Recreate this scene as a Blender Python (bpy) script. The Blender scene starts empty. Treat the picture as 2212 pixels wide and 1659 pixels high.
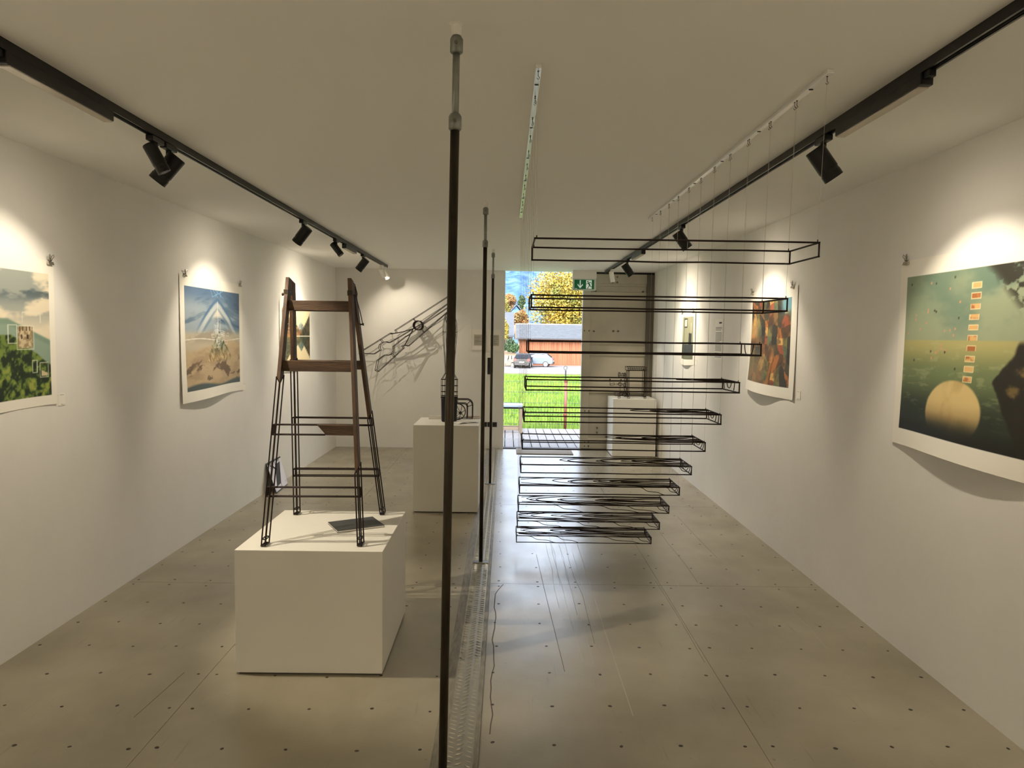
import bpy, math, random
import numpy as np
from mathutils import Vector, Matrix

S = bpy.context.scene
C = S.collection
random.seed(7)

# ------------------------------------------------------------------ camera
XL, XR, YB, YF, H = -2.383, 2.056, 10.121, -2.0, 2.5      # room: left, right, door end, end behind the camera, height
cam_d = bpy.data.cameras.new('camera')
cam_d.sensor_width = 36.0
cam_d.lens = 1560.0 / 2212.0 * 36.0
cam_d.clip_start = 0.05
cam_d.clip_end = 2000
cam = bpy.data.objects.new('camera', cam_d)
C.objects.link(cam)
yaw, pitch, roll = 0.008414, -0.067108, 0.014584
fw = Vector((math.sin(yaw) * math.cos(pitch), math.cos(yaw) * math.cos(pitch), math.sin(pitch)))
rt = Vector((math.cos(yaw), -math.sin(yaw), 0))
up = rt.cross(fw)
r2 = math.cos(roll) * rt + math.sin(roll) * up
u2 = -math.sin(roll) * rt + math.cos(roll) * up
cam.matrix_world = Matrix(((r2.x, u2.x, -fw.x, 0), (r2.y, u2.y, -fw.y, 0), (r2.z, u2.z, -fw.z, 1.599), (0, 0, 0, 1)))
S.camera = cam

# ------------------------------------------------------------------ light, exposure
S.view_settings.view_transform = 'Standard'
S.view_settings.look = 'None'
S.view_settings.exposure = 0.09
S.view_settings.gamma = 1.0
S.view_settings.use_curve_mapping = False
WATT = 1.0           # one dial for all the track lamps
world = bpy.data.worlds.new('sky')
S.world = world
world.use_nodes = True
wn = world.node_tree
wn.nodes.clear()
wo = wn.nodes.new('ShaderNodeOutputWorld')
wb = wn.nodes.new('ShaderNodeBackground')
ws = wn.nodes.new('ShaderNodeTexSky')
ws.sky_type = 'NISHITA'
ws.sun_disc = False
ws.sun_elevation = math.radians(38)
ws.sun_rotation = math.radians(200)
ws.air_density = 1.0
ws.dust_density = 5.0
wb.inputs['Strength'].default_value = 1.5
wh = wn.nodes.new('ShaderNodeHueSaturation')           # thin autumn haze: a paler sky
wh.inputs['Saturation'].default_value = 0.45
wn.links.new(ws.outputs[0], wh.inputs['Color'])
wn.links.new(wh.outputs[0], wb.inputs['Color'])
wn.links.new(wb.outputs[0], wo.inputs['Surface'])
sun_d = bpy.data.lights.new('sun', 'SUN')
sun_d.energy = 2.2
sun_d.angle = math.radians(6)
sun_d.color = (1.0, 0.95, 0.88)
sun = bpy.data.objects.new('sun', sun_d)
C.objects.link(sun)
sun.rotation_euler = Vector((-0.75, 0.45, -0.58)).to_track_quat('-Z', 'Y').to_euler()
sun.location = (20, -12, 20)
S.cycles.diffuse_bounces = 8

# ------------------------------------------------------------------ helpers
def lin(c):
    return tuple(((v / 12.92) if v <= 0.04045 else ((v + 0.055) / 1.055) ** 2.4) for v in c)

def rgb(r, g, b):
    return lin((r / 255.0, g / 255.0, b / 255.0)) + (1.0,)

def mat(name, col, rough=0.6, metal=0.0, var=0.0, vscale=8.0, bump=0.0, bscale=60.0, spec=0.5,
        stretch=None, emit=0.0, col2=None, trans=0.0, coat=0.0):
    m = bpy.data.materials.new(name)
    m.use_nodes = True
    nt = m.node_tree
    b = nt.nodes['Principled BSDF']
    b.inputs['Base Color'].default_value = col
    b.inputs['Roughness'].default_value = rough
    b.inputs['Metallic'].default_value = metal
    b.inputs['Specular IOR Level'].default_value = spec
    if trans:
        b.inputs['Transmission Weight'].default_value = trans
    if coat:
        b.inputs['Coat Weight'].default_value = coat
    if emit:
        b.inputs['Emission Color'].default_value = col
        b.inputs['Emission Strength'].default_value = emit
    tc = nt.nodes.new('ShaderNodeTexCoord')
    mp = nt.nodes.new('ShaderNodeMapping')
    if stretch:
        mp.inputs['Scale'].default_value = stretch
    nt.links.new(tc.outputs['Object'], mp.inputs['Vector'])
    if var or col2:
        n = nt.nodes.new('ShaderNodeTexNoise')
        n.inputs['Scale'].default_value = vscale
        n.inputs['Detail'].default_value = 6
        n.inputs['Roughness'].default_value = 0.6
        nt.links.new(mp.outputs[0], n.inputs['Vector'])
        cr = nt.nodes.new('ShaderNodeValToRGB')
        c2 = col2 if col2 else tuple(v * (1 - var) for v in col[:3]) + (1,)
        cr.color_ramp.elements[0].position = 0.35
        cr.color_ramp.elements[0].color = c2
        cr.color_ramp.elements[1].position = 0.65
        cr.color_ramp.elements[1].color = col
        nt.links.new(n.outputs['Fac'], cr.inputs['Fac'])
        nt.links.new(cr.outputs['Color'], b.inputs['Base Color'])
    if bump:
        n2 = nt.nodes.new('ShaderNodeTexNoise')
        n2.inputs['Scale'].default_value = bscale
        n2.inputs['Detail'].default_value = 4
        nt.links.new(mp.outputs[0], n2.inputs['Vector'])
        bp = nt.nodes.new('ShaderNodeBump')
        bp.inputs['Strength'].default_value = bump
        bp.inputs['Distance'].default_value = 0.01
        nt.links.new(n2.outputs['Fac'], bp.inputs['Height'])
        nt.links.new(bp.outputs['Normal'], b.inputs['Normal'])
    return m

class MB:
    def __init__(s):
        s.v = []; s.f = []
    def add(s, v, f):
        o = len(s.v)
        s.v += [tuple(p) for p in v]
        s.f += [tuple(i + o for i in q) for q in f]
        return s
    def box(s, x0, x1, y0, y1, z0, z1):
        return s.hexa([(x0, y0, z0), (x1, y0, z0), (x1, y1, z0), (x0, y1, z0), (x0, y0, z1), (x1, y0, z1), (x1, y1, z1), (x0, y1, z1)])
    def hexa(s, c):
        return s.add(c, [(0, 3, 2, 1), (4, 5, 6, 7), (0, 1, 5, 4), (1, 2, 6, 5), (2, 3, 7, 6), (3, 0, 4, 7)])
    def tube(s, pts, r, n=6, closed=False):
        pts = [Vector(p) for p in pts]
        m = len(pts)
        rings = []
        ref = None
        for i, p in enumerate(pts):
            if closed:
                d = pts[(i + 1) % m] - pts[i - 1]
            else:
                d = pts[min(i + 1, m - 1)] - pts[max(i - 1, 0)]
            if d.length < 1e-9:
                d = Vector((0, 0, 1))
            d.normalize()
            if ref is None:
                ref = Vector((0, 0, 1)) if abs(d.z) < 0.9 else Vector((1, 0, 0))
            a = ref - d * ref.dot(d)
            if a.length < 1e-4:
                ref = Vector((1, 0, 0)) if abs(d.x) < 0.9 else Vector((0, 1, 0))
                a = ref - d * ref.dot(d)
            a.normalize()
            ref = a
            b = d.cross(a)
            rr = r[i] if isinstance(r, (list, tuple)) else r
            rings.append([p + (a * math.cos(2 * math.pi * k / n) + b * math.sin(2 * math.pi * k / n)) * rr for k in range(n)])
        v = [q for ring in rings for q in ring]
        f = []
        for i in range(m if closed else m - 1):
            j = (i + 1) % m
            for k in range(n):
                f.append((i * n + k, i * n + (k + 1) % n, j * n + (k + 1) % n, j * n + k))
        if not closed:
            f.append(tuple(range(n))[::-1])
            f.append(tuple((m - 1) * n + k for k in range(n)))
        return s.add(v, f)
    def wire(s, pts, r, n=6, closed=False):
        q = list(pts) + ([pts[0]] if closed else [])
        for a, b in zip(q, q[1:]):
            a = Vector(a); b = Vector(b)
            if (b - a).length > 1e-6:
                e = (b - a).normalized() * r * 0.8
                s.tube([a - e, b + e], r, n)
        return s
    def prism(s, poly, fn0, fn1):
        n = len(poly)
        v = [fn0(*p) for p in poly] + [fn1(*p) for p in poly]
        f = [tuple(range(n))[::-1], tuple(range(n, 2 * n))]
        for i in range(n):
            j = (i + 1) % n
            f.append((i, j, n + j, n + i))
        return s.add(v, f)
    def lathe(s, base, axis, prof, n=20, cap=True):
        """profile of (distance along axis, radius)"""
        base = Vector(base); ax = Vector(axis).normalized()
        ref = Vector((0, 0, 1)) if abs(ax.z) < 0.9 else Vector((1, 0, 0))
        a = (ref - ax * ref.dot(ax)).normalized(); b = ax.cross(a)
        v = []; f = []
        for t, r in prof:
            for k in range(n):
                w = 2 * math.pi * k / n
                v.append(base + ax * t + (a * math.cos(w) + b * math.sin(w)) * r)
        for i in range(len(prof) - 1):
            for k in range(n):
                f.append((i * n + k, i * n + (k + 1) % n, (i + 1) * n + (k + 1) % n, (i + 1) * n + k))
        if cap:
            f.append(tuple(range(n))[::-1])
            f.append(tuple((len(prof) - 1) * n + k for k in range(n)))
        return s.add(v, f)
    def build(s, name, m, parent=None, origin=None, bevel=0.0, smooth=False, seg=2):
        if parent is not None:
            o = Vector((0, 0, 0)); p = parent
            while p is not None:
                o += p.location; p = p.parent
        elif origin is not None:
            o = Vector(origin)
        else:
            o = Vector((0, 0, 0))
        me = bpy.data.meshes.new(name)
        me.from_pydata([tuple(Vector(q) - o) for q in s.v], [], s.f)
        me.materials.append(m)
        if smooth:
            for pl in me.polygons: pl.use_smooth = True
        me.update()
        ob = bpy.data.objects.new(name, me)
        C.objects.link(ob)
        if parent is not None:
            ob.parent = parent
        else:
            ob.location = o
        if bevel:
            b = ob.modifiers.new('bevel', 'BEVEL')
            b.width = bevel; b.segments = seg; b.limit_method = 'ANGLE'
        return ob

def tag(o, label, cat, group=None, kind=None):
    if label: o['label'] = label
    if cat: o['category'] = cat
    if group: o['group'] = group
    if kind: o['kind'] = kind
    return o

def thing(name, loc, label, cat, group=None):
    o = bpy.data.objects.new(name, None)
    o.empty_display_size = 0.1
    C.objects.link(o)
    o.location = loc
    return tag(o, label, cat, group)

def structure(o):
    o['kind'] = 'structure'
    return o

def copy_to(o, parent, loc):
    c = o.copy(); C.objects.link(c); c.parent = parent; c.location = loc
    return c

# ------------------------------------------------------------------ materials
M = {}
M['wall'] = mat('wall_paint', rgb(233, 231, 227), 0.85, bump=0.12, bscale=22, var=0.03, vscale=3, stretch=(1, 1, 1))
M['ceiling'] = mat('ceiling_paint', rgb(241, 240, 237), 0.8, bump=0.05, bscale=25)
M['plinth'] = mat('plinth_paint', rgb(226, 223, 214), 0.55)
M['black'] = mat('black_metal', rgb(18, 18, 18), 0.38, 0.2)
M['blackplastic'] = mat('black_plastic', rgb(22, 24, 28), 0.45)
M['track_slot'] = mat('track_slot', rgb(92, 90, 84), 0.4, 0.6)
M['wire'] = mat('blackened_wire', rgb(38, 24, 20), 0.5, 0.6)
M['batten'] = mat('white_aluminium', rgb(236, 236, 234), 0.3, 0.4)
M['thread'] = mat('nylon_thread', rgb(205, 200, 190), 0.3, 0.0)
M['pole'] = mat('raw_steel_tube', rgb(74, 66, 54), 0.42, 0.75, var=0.55, vscale=5, stretch=(8, 8, 1.2), bump=0.05)
M['galv'] = mat('galvanised_steel', rgb(150, 152, 146), 0.4, 0.7, var=0.35, vscale=14)
M['tread'] = mat('tread_plate_steel', rgb(178, 174, 162), 0.32, 0.8, var=0.12, vscale=30)
M['edge'] = mat('edge_strip', rgb(150, 143, 126), 0.5, 0.3, var=0.4, vscale=10, stretch=(6, 1, 1))
M['screw'] = mat('screw_head', rgb(62, 54, 42), 0.5, 0.3)
M['white'] = mat('white_metal', rgb(236, 234, 228), 0.4)
M['diffuser'] = mat('diffuser', rgb(205, 196, 180), 0.25)
M['paper'] = mat('white_paper', rgb(240, 236, 228), 0.7)
M['ink'] = mat('printed_ink', rgb(96, 96, 98), 0.8)
M['inkdark'] = mat('dark_ink', rgb(40, 40, 44), 0.8)
M['chrome'] = mat('chrome', rgb(190, 186, 178), 0.25, 0.95)
M['wood'] = mat('old_ladder_wood', rgb(94, 66, 42), 0.6, col2=rgb(56, 38, 24), vscale=3.0, stretch=(10, 10, 1.4), bump=0.2, bscale=18)
M['woodx'] = mat('old_rung_wood', rgb(88, 64, 42), 0.6, col2=rgb(54, 38, 25), vscale=3.0, stretch=(1.6, 10, 14), bump=0.2, bscale=18)
M['rust'] = mat('old_iron', rgb(70, 58, 46), 0.55, 0.5, var=0.4, vscale=40)
M['cover'] = mat('charcoal_cover', rgb(58, 60, 62), 0.55)
M['bristle'] = mat('black_bristles', rgb(20, 19, 17), 0.6, bump=0.5, bscale=60, stretch=(4, 4, 0.2))
M['steel'] = mat('grey_painted_steel', rgb(184, 178, 162), 0.42, 0.1, var=0.12, vscale=2.5)
M['steeldark'] = mat('door_gasket', rgb(96, 90, 78), 0.5)
M['shadowgap'] = mat('shadow_gap_black', rgb(24, 22, 20), 0.7)  # near-black put in for the shade of gaps, also used on the sill
M['matfib'] = mat('coir_mat', rgb(168, 158, 146), 0.95, var=0.35, vscale=160, bump=0.6, bscale=300)

# floor paint: grey-brown coated plywood, worn and scratched along its length
def floor_mat():
    m = bpy.data.materials.new('worn_floor_paint')
    m.use_nodes = True
    nt = m.node_tree; L = nt.links.new
    b = nt.nodes['Principled BSDF']
    tc = nt.nodes.new('ShaderNodeNewGeometry')
    def noise(scale, sc3, detail=5):
        mp = nt.nodes.new('ShaderNodeMapping'); mp.inputs['Scale'].default_value = sc3
        n = nt.nodes.new('ShaderNodeTexNoise'); n.inputs['Scale'].default_value = scale; n.inputs['Detail'].default_value = detail
        L(tc.outputs['Position'], mp.inputs['Vector']); L(mp.outputs[0], n.inputs['Vector'])
        return n
    def ramp(n, a, ca, b_, cb):
        r = nt.nodes.new('ShaderNodeValToRGB')
        r.color_ramp.elements[0].position = a; r.color_ramp.elements[0].color = ca
        r.color_ramp.elements[1].position = b_; r.color_ramp.elements[1].color = cb
        L(n.outputs['Fac'], r.inputs['Fac']); return r
    n1 = noise(1.6, (1, 1, 1), 7)
    base = ramp(n1, 0.3, rgb(137, 129, 109), 0.7, rgb(165, 157, 137))
    n2 = noise(9.0, (6, 0.35, 1), 3)           # long thin scuffs
    scuff = ramp(n2, 0.66, (0, 0, 0, 1), 0.74, (1, 1, 1, 1))
    mx = nt.nodes.new('ShaderNodeMixRGB'); mx.inputs['Color2'].default_value = rgb(118, 109, 90)
    L(base.outputs['Color'], mx.inputs['Color1'])
    ml = nt.nodes.new('ShaderNodeMath'); ml.operation = 'MULTIPLY'; ml.inputs[1].default_value = 0.35
    L(scuff.outputs['Color'], ml.inputs[0]); L(ml.outputs[0], mx.inputs['Fac'])
    n4 = noise(38, (1, 1, 1), 3)
    speck = ramp(n4, 0.70, (0, 0, 0, 1), 0.76, (1, 1, 1, 1))
    mx2 = nt.nodes.new('ShaderNodeMixRGB'); mx2.inputs['Color2'].default_value = rgb(104, 95, 78)
    ml2 = nt.nodes.new('ShaderNodeMath'); ml2.operation = 'MULTIPLY'; ml2.inputs[1].default_value = 0.5
    L(speck.outputs['Color'], ml2.inputs[0]); L(ml2.outputs[0], mx2.inputs['Fac']); L(mx.outputs[0], mx2.inputs['Color1'])
    L(mx2.outputs[0], b.inputs['Base Color'])
    n3 = noise(5, (1, 0.5, 1), 6)
    rr = ramp(n3, 0.3, (0.28, 0.28, 0.28, 1), 0.7, (0.42, 0.42, 0.42, 1))
    L(rr.outputs['Color'], b.inputs['Roughness'])
    nb = noise(110, (1, 1, 1), 3)
    bp = nt.nodes.new('ShaderNodeBump'); bp.inputs['Strength'].default_value = 0.12; bp.inputs['Distance'].default_value = 0.004
    L(nb.outputs['Fac'], bp.inputs['Height']); L(bp.outputs[0], b.inputs['Normal'])
    b.inputs['Specular IOR Level'].default_value = 0.6
    b.inputs['Coat Weight'].default_value = 0.5
    b.inputs['Coat Roughness'].default_value = 0.24
    b.inputs['Coat IOR'].default_value = 1.6
    return m
M['floor'] = floor_mat()

# ------------------------------------------------------------------ room shell
T = 0.1
floor = MB().box(XL - T, XR + T, YF - T, YB + 0.13, -0.12, -0.021).build('floor', M['shadowgap'])
structure(floor)
wl = structure(MB().box(XL - T, XL, YF - T, YB + T, -0.02, H).build('wall_left', M['wall']))
wr = structure(MB().box(XR, XR + T, YF - T, YB + T, -0.02, H).build('wall_right', M['wall']))
wf = structure(MB().box(XL, XR, YF - T, YF, -0.02, H).build('wall_front', M['wall']))
wbk = structure(MB().box(XL, -0.035, YB, YB + T, 0.0, H).build('wall_back', M['wall']))
ce = structure(MB().box(XL - T, XR + T, YF - T, YB + T, H, H + T).build('ceiling', M['ceiling']))

# floor boards with open joints, screwed down
screw_me = MB().lathe((0, 0, -0.002), (0, 0, 1), [(0, 0.0085), (0.0022, 0.0085), (0.0026, 0.006)], 10).build('screw', M['screw'])
smesh = screw_me.data
bpy.data.objects.remove(screw_me)
fa = 0
ylines = [YF, 0.21, 2.39, 4.565, 6.745, 8.925, YB]
rest = MB()
xcols = [(XL, -1.3705), (-1.3695, -0.262), (-0.083, 1.0195), (1.0205, XR)]
spots_xy = []
for x0, x1 in xcols:
    for y0, y1 in zip(ylines, ylines[1:]):
        dy = -0.05 if x0 < -0.2 else 0.0
        a = y0 + (dy if y0 > YF else 0) + 0.0015
        b = y1 + (dy if y1 < YB else 0) - 0.0015
        p = MB().box(x0 + (0.0004 if x0 > XL else 0), x1 - 0.0004, a, b, -0.02, 0.0).build('floor_board', M['floor'], origin=((x0 + x1) / 2, (a + b) / 2, 0))
        p.parent = floor
        n = max(2, round((b - a) / 0.272))
        w = x1 - x0
        for i in range(n):
            yy = a + 0.045 + (b - a - 0.09) * i / (n - 1)
            for j in range(5):
                xx = x0 + 0.05 + (w - 0.1) * j / 4
                xx += random.uniform(-.012, .012); y2 = yy + random.uniform(-.012, .012)
                if yy < 2.4: continue
                if -1.25 < xx < -.55 and 3.28 < yy < 4.1: continue
                spots_xy.append((yy, xx, y2, p))
spots_xy.sort(key=lambda q: q[0])
ns = 0
for yy, xx, y2, p in spots_xy:
    inview = abs(xx) < yy * 0.74
    if inview and ns < 290:
        o = bpy.data.objects.new('screw', smesh); C.objects.link(o)
        o.parent = p; o.location = Vector((xx, y2, 0)) - p.location
        o.rotation_euler = (0, 0, random.uniform(0, 3)); o.scale = (random.uniform(.75, 1.15), random.uniform(.75, 1.1), 1)
        ns += 1
    elif inview:
        rest.lathe((xx, y2, -0.002), (0, 0, 1), [(0, 0.008), (0.0026, 0.008)], 8)
ob = rest.build('far_screws', M['screw'], parent=floor); ob['kind'] = 'stuff'

# scratches worn into the floor paint
def ribbon(name, pts, w, m):
    mb = MB()
    for (xa, ya), (xb, yb) in zip(pts, pts[1:]):
        mb.hexa([(xa - w, ya, -.001), (xa + w, ya, -.001), (xb + w, yb, -.001), (xb - w, yb, -.001),
                 (xa - w, ya, .0004), (xa + w, ya, .0004), (xb + w, yb, .0004), (xb - w, yb, .0004)])
    return mb.build(name, m, parent=floor)
M['scr_l'] = mat('scratch_pale', rgb(176, 170, 154), 0.5)
M['scr_d'] = mat('scratch_dark', rgb(84, 74, 58), 0.6)
ribbon('scratch', [(.558, 2.95), (.557, 3.9), (.562, 4.6), (.568, 5.5)], .0016, M['scr_l'])
ribbon('scratch', [(.30, 3.35), (.26, 4.5), (.24, 5.2)], .0014, M['scr_d'])
pts = [(-.045 + .006 * math.sin(i * .9) + .003 * math.sin(i * 4.1), 2.8 + i * .075) for i in range(22)]
pts += [(-.03, 4.45), (0.0, 4.55)]
ribbon('scratch', pts, .0026, M['scr_d'])
for k in range(7):
    x = .34 + .03 * k + random.uniform(-.01, .01); y = random.uniform(3.2, 4.6)
    ribbon('scratch', [(x + random.uniform(-.01, .01) - (i * .004), y + i * .35) for i in range(5 + k % 3)], .0009, M['scr_d'] if k % 2 else M['scr_l'])
for k in range(6):
    x = 1.0 + .14 * k; y = random.uniform(3.4, 5.2)
    ribbon('scratch', [(x + random.uniform(-.012, .012), y + i * .3) for i in range(5)], .0009, M['scr_l'] if k % 2 else M['scr_d'])
ribbon('scratch', [(-1.52, 2.9), (-1.5, 3.15), (-1.49, 3.3)], .0012, M['scr_d'])

# tread-plate strip covering the joint of the two containers
strip = MB().box(-.214, -.105, YF, YB, -.021, .004).build('trim_1', M['tread']); structure(strip)
e1 = structure(MB().box(-.105, -.083, YF, YB, -.021, .007).build('trim_2', M['edge'], bevel=.002))
e2 = structure(MB().box(-.262, -.214, YF, YB, -.021, .0015).build('trim_3', M['edge'], bevel=.001))
bm = MB()
i = 0
y = 2.35
while y < YB - .03:
    for c in range(3):
        cx = -.214 + .018 + c * .0365; sgn = 1 if (c % 2) else -1
        cy = y + (0.016 if c % 2 else 0)
        dx, dyy = .0145, .008 * sgn
        ux, uy = -dyy, dx
        q = math.hypot(ux, uy); ux, uy = ux / q * .0034, uy / q * .0034
        P = [(cx - dx, cy - dyy), (cx + ux, cy + uy), (cx + dx, cy + dyy), (cx - ux, cy - uy)]
        top = [(cx - dx * .6, cy - dyy * .6), (cx + ux * .4, cy + uy * .4), (cx + dx * .6, cy + dyy * .6), (cx - ux * .4, cy - uy * .4)]
        bm.hexa([(a, b, .0038) for a, b in P] + [(a, b, .0072) for a, b in top])
    y += .032
ob = bm.build('tread_bumps', M['tread'], parent=strip); ob['kind'] = 'stuff'

# ------------------------------------------------------------------ steel container door, closed leaf
dl = structure(thing('door_1', (1.54, YB, 0), 'grey painted steel container door leaf with bolts', None))
X0, X1 = 1.058, 2.03
prof = [(0.0, 0.03), (0.13, 0.03), (0.15, 0.055), (0.78, 0.055), (0.80, 0.03), (0.93, 0.03), (0.95, 0.055), (1.02, 0.055), (1.30, 0.055),
        (1.33, 0.03), (1.46, 0.03), (1.49, 0.055), (1.55, 0.055), (2.14, 0.055), (2.16, 0.045), (2.21, 0.045), (2.22, 0.062), (2.29, 0.062), (2.30, 0.05), (2.325, 0.05), (2.33, 0.03), (2.46, 0.03)]
mb = MB()
v = []; f = []
for z, d in prof:
    v += [(X0 + .11, YB + d, z + .012), (X1 - .075, YB + d, z + .012)]
for i in range(len(prof) - 1):
    f.append((2 * i, 2 * i + 1, 2 * i + 3, 2 * i + 2))
k = len(v)
v += [(X0 + .11, YB + .1, .012), (X1 - .075, YB + .1, .012), (X0 + .11, YB + .1, 2.472), (X1 - .075, YB + .1, 2.472)]
f.append((k, k + 2, k + 3, k + 1))
mb.add(v, f).build('door_panel', M['steel'], parent=dl)
MB().box(X0, X0 + .112, YB + .02, YB + .1, .012, 2.472).build('door_stile', M['steel'], parent=dl, bevel=.004)
MB().box(X1 - .078, X1 + .026, YB + .012, YB + .1, .012, 2.472).build('door_stile', M['steeldark'], parent=dl, bevel=.006)
MB().box(-.035, XR, YB + .0, YB + .12, -.02, .010).build('door_sill', M['shadowgap'], parent=dl)
MB().box(X0, XR, YB + .03, YB + .1, 2.472, 2.5).build('head_gap_strip', M['shadowgap'], parent=dl)  # black strip put in for the dark gap above the leaf
bolts = [(1.47, 2.435), (1.535, 2.435), (1.47, 2.36), (1.535, 2.36), (1.16, 2.36), (1.235, 2.235), (1.90, 2.235),
         (1.09, 1.68), (1.155, 1.68), (1.225, 1.675), (1.50, 1.68), (1.565, 1.68), (1.19, .84), (1.12, .55), (1.175, .55),
         (1.30, .31), (1.30, .245), (1.125, .105), (1.18, .105), (1.125, .05), (1.18, .05)]
bmesh0 = None
for bx, bz in bolts:
    yb_ = YB + .03
    if bmesh0 is None:
        o = MB().lathe((bx, yb_ + .03, bz), (0, -1, 0), [(0, .013), (.038, .013), (.041, .009)], 10).build('bolt', M['steeldark'], parent=dl)
        bmesh0 = o; b0 = Vector((bx, 0, bz))
    else:
        copy_to(bmesh0, dl, (bx - b0.x, 0, bz - b0.z))
# jamb trim at the end of the back wall
structure(MB().box(-.036, -.028, YB - .002, YB + .105, .0, H).build('trim_4', M['white']))

# ------------------------------------------------------------------ ceiling tracks and lamps
def track(x, y1, label):
    t = thing('lighting_track', (x, y1, H), label, 'track')
    mb = MB()
    mb.box(x - .018, x + .018, YF, y1, H - .012, H)
    mb.box(x - .018, x - .010, YF, y1, H - .034, H - .012)
    mb.box(x + .010, x + .018, YF, y1, H - .034, H - .012)
    mb.build('rail', M['black'], parent=t)
    MB().box(x - .010, x - .006, YF, y1 - .01, H - .030, H - .012).build('conductor', M['track_slot'], parent=t)
    MB().box(x + .006, x + .010, YF, y1 - .01, H - .030, H - .012).build('conductor', M['track_slot'], parent=t)
    MB().box(x - .020, x + .020, y1, y1 + .03, H - .036, H).build('end_cap', M['black'], parent=t, bevel=.003)
TLX, TRX = -1.595, 1.345
track(TLX, 9.57, 'black ceiling lighting track along the left wall')
track(TRX, 9.90, 'black ceiling lighting track along the right wall')

WARM = (1.0, 0.87, 0.67)
def spot(x, y, target, label, big=True, watt=40.0, size=86, blend=0.5, m='black', color=WARM, group='track spotlights', lit=True, spill=1.0):
    L_, R_ = (.15, .042) if big else (.135, .030)
    t = thing('track_spotlight', (x, y, H - .034), label, 'spotlight', group)
    mm = M[m]
    MB().box(x - .017, x + .017, y - .055, y + .055, H - .060, H - .0345).build('track_adapter', mm, parent=t, bevel=.004)
    zj = H - .125 if big else H - .105
    MB().lathe((x, y, zj), (0, 0, 1), [(0, .0125), (H - .058 - zj, .0125)], 14).build('stem', mm, parent=t)
    j = Vector((x, y, zj - .012))
    d = (Vector(target) - j).normalized()
    back = j - d * L_ * .42
    hd = MB().lathe(back, d, [(0, R_ * .90), (.004, R_), (L_ * .72, R_), (L_ * .725, R_ * .95), (L_ * .80, R_ * .95), (L_ * .805, R_ * .99), (L_, R_ * .99),
                              (L_, R_ * .88), (L_ - .028, R_ * .78)], 28, cap=False)
    hd.lathe(back, d, [(0, .0005), (.0005, R_ * .90)], 28, cap=False)
    h = hd.build('lamp_head', mm, parent=t, smooth=True)
    md = h.modifiers.new('edge', 'EDGE_SPLIT'); md.split_angle = .6
    em = mat('spot_lens', rgb(255, 232, 200), .3, emit=(6.0 if lit else 0.0))
    MB().lathe(back + d * (L_ - .030), d, [(0, R_ * .775), (.002, R_ * .775)], 24).build('lens', em, parent=h)
    if lit:
        ld = bpy.data.lights.new('spot_beam', 'SPOT')
        ld.energy = watt * WATT; ld.spot_size = math.radians(size); ld.spot_blend = blend; ld.color = color
        ld.shadow_soft_size = .015 if big else .007
        lo = bpy.data.objects.new('spot_beam', ld); C.objects.link(lo)
        lo.parent = t
        pos = back + d * (L_ - .004)
        lo.location = pos - t.location
        lo.rotation_euler = d.to_track_quat('-Z', 'Y').to_euler()
        l2 = bpy.data.lights.new('spot_spill_fill', 'SPOT')        # added wide lamp around the beam, lifts the room's ambient light
        l2.energy = watt * SPILL * spill * WATT; l2.spot_size = math.radians(165); l2.spot_blend = 1.0; l2.color = color
        l2.shadow_soft_size = .03
        s2 = bpy.data.objects.new('spot_spill_fill', l2); C.objects.link(s2)
        s2.parent = t; s2.location = pos - t.location; s2.rotation_euler = lo.rotation_euler
    return t

WB = 34
SPILL = .26
spot(TLX, 3.46, (XL, 3.36, 1.38), 'large black track spotlight aimed at the green mountain print', watt=WB)
spot(TLX, 5.70, (XL, 5.82, 1.38), 'black track spotlight aimed at the print of the rocky island', watt=WB, spill=1.7)
spot(TLX, 8.05, (XL, 8.15, 1.38), 'black track spotlight nearest the far end of the left track', watt=WB, spill=4.6)
spot(TRX, 3.145, (XR, 3.10, 1.38), 'large black track spotlight aimed at the big seascape print', watt=WB)
spot(TRX, 5.656, (XR, 5.62, 1.38), 'black track spotlight aimed at the brown and orange print', watt=WB, spill=1.7)
spot(TRX, 8.175, (XR, 8.18, 1.38), 'black track spotlight aimed at the small grey-green print', watt=WB, spill=4.6)
spot(TLX, 3.33, (-.80, 3.66, .75), 'slim black track spotlight tipped down toward the wire and wood ladder', big=False, watt=105, size=54, spill=.07)
spot(TLX, 6.79, (-.52, 6.75, 1.0), 'slim black track spotlight tipped toward the tall plinth with the brush', big=False, watt=44, size=52, blend=.6, spill=.15)
spot(TRX, 9.365, (1.72, 9.80, .8), 'small white track spotlight at the far end of the right track', big=False, m='white', watt=30, size=56, spill=.2)
spot(TLX, 9.26, (-1.38, YB, 1.62), 'first of two small white track spotlights by the back wall', big=False, m='white', watt=26, size=90, blend=.8, spill=.12)
spot(TLX, 9.50, (-1.05, YB, 1.2), 'second of two small white track spotlights, nearest the back wall', big=False, m='white', watt=0, lit=False)
# extra spotlights added out of view to raise the room's overall brightness
spot(TLX, 1.05, (XL, 1.05, 1.6), 'added black fill spotlight, unseen, at the near end of the left track', watt=WB)
spot(TRX, 0.85, (XR, 0.85, 1.6), 'added black fill spotlight, unseen, at the near end of the right track', watt=WB)
spot(TLX, -1.2, (XL, -1.2, 1.6), 'added black fill spotlight, unseen, over the entrance end of the left wall', watt=WB)
spot(TRX, -1.2, (XR, -1.2, 1.6), 'added black fill spotlight, unseen, over the entrance end of the right wall', watt=WB)

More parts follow.
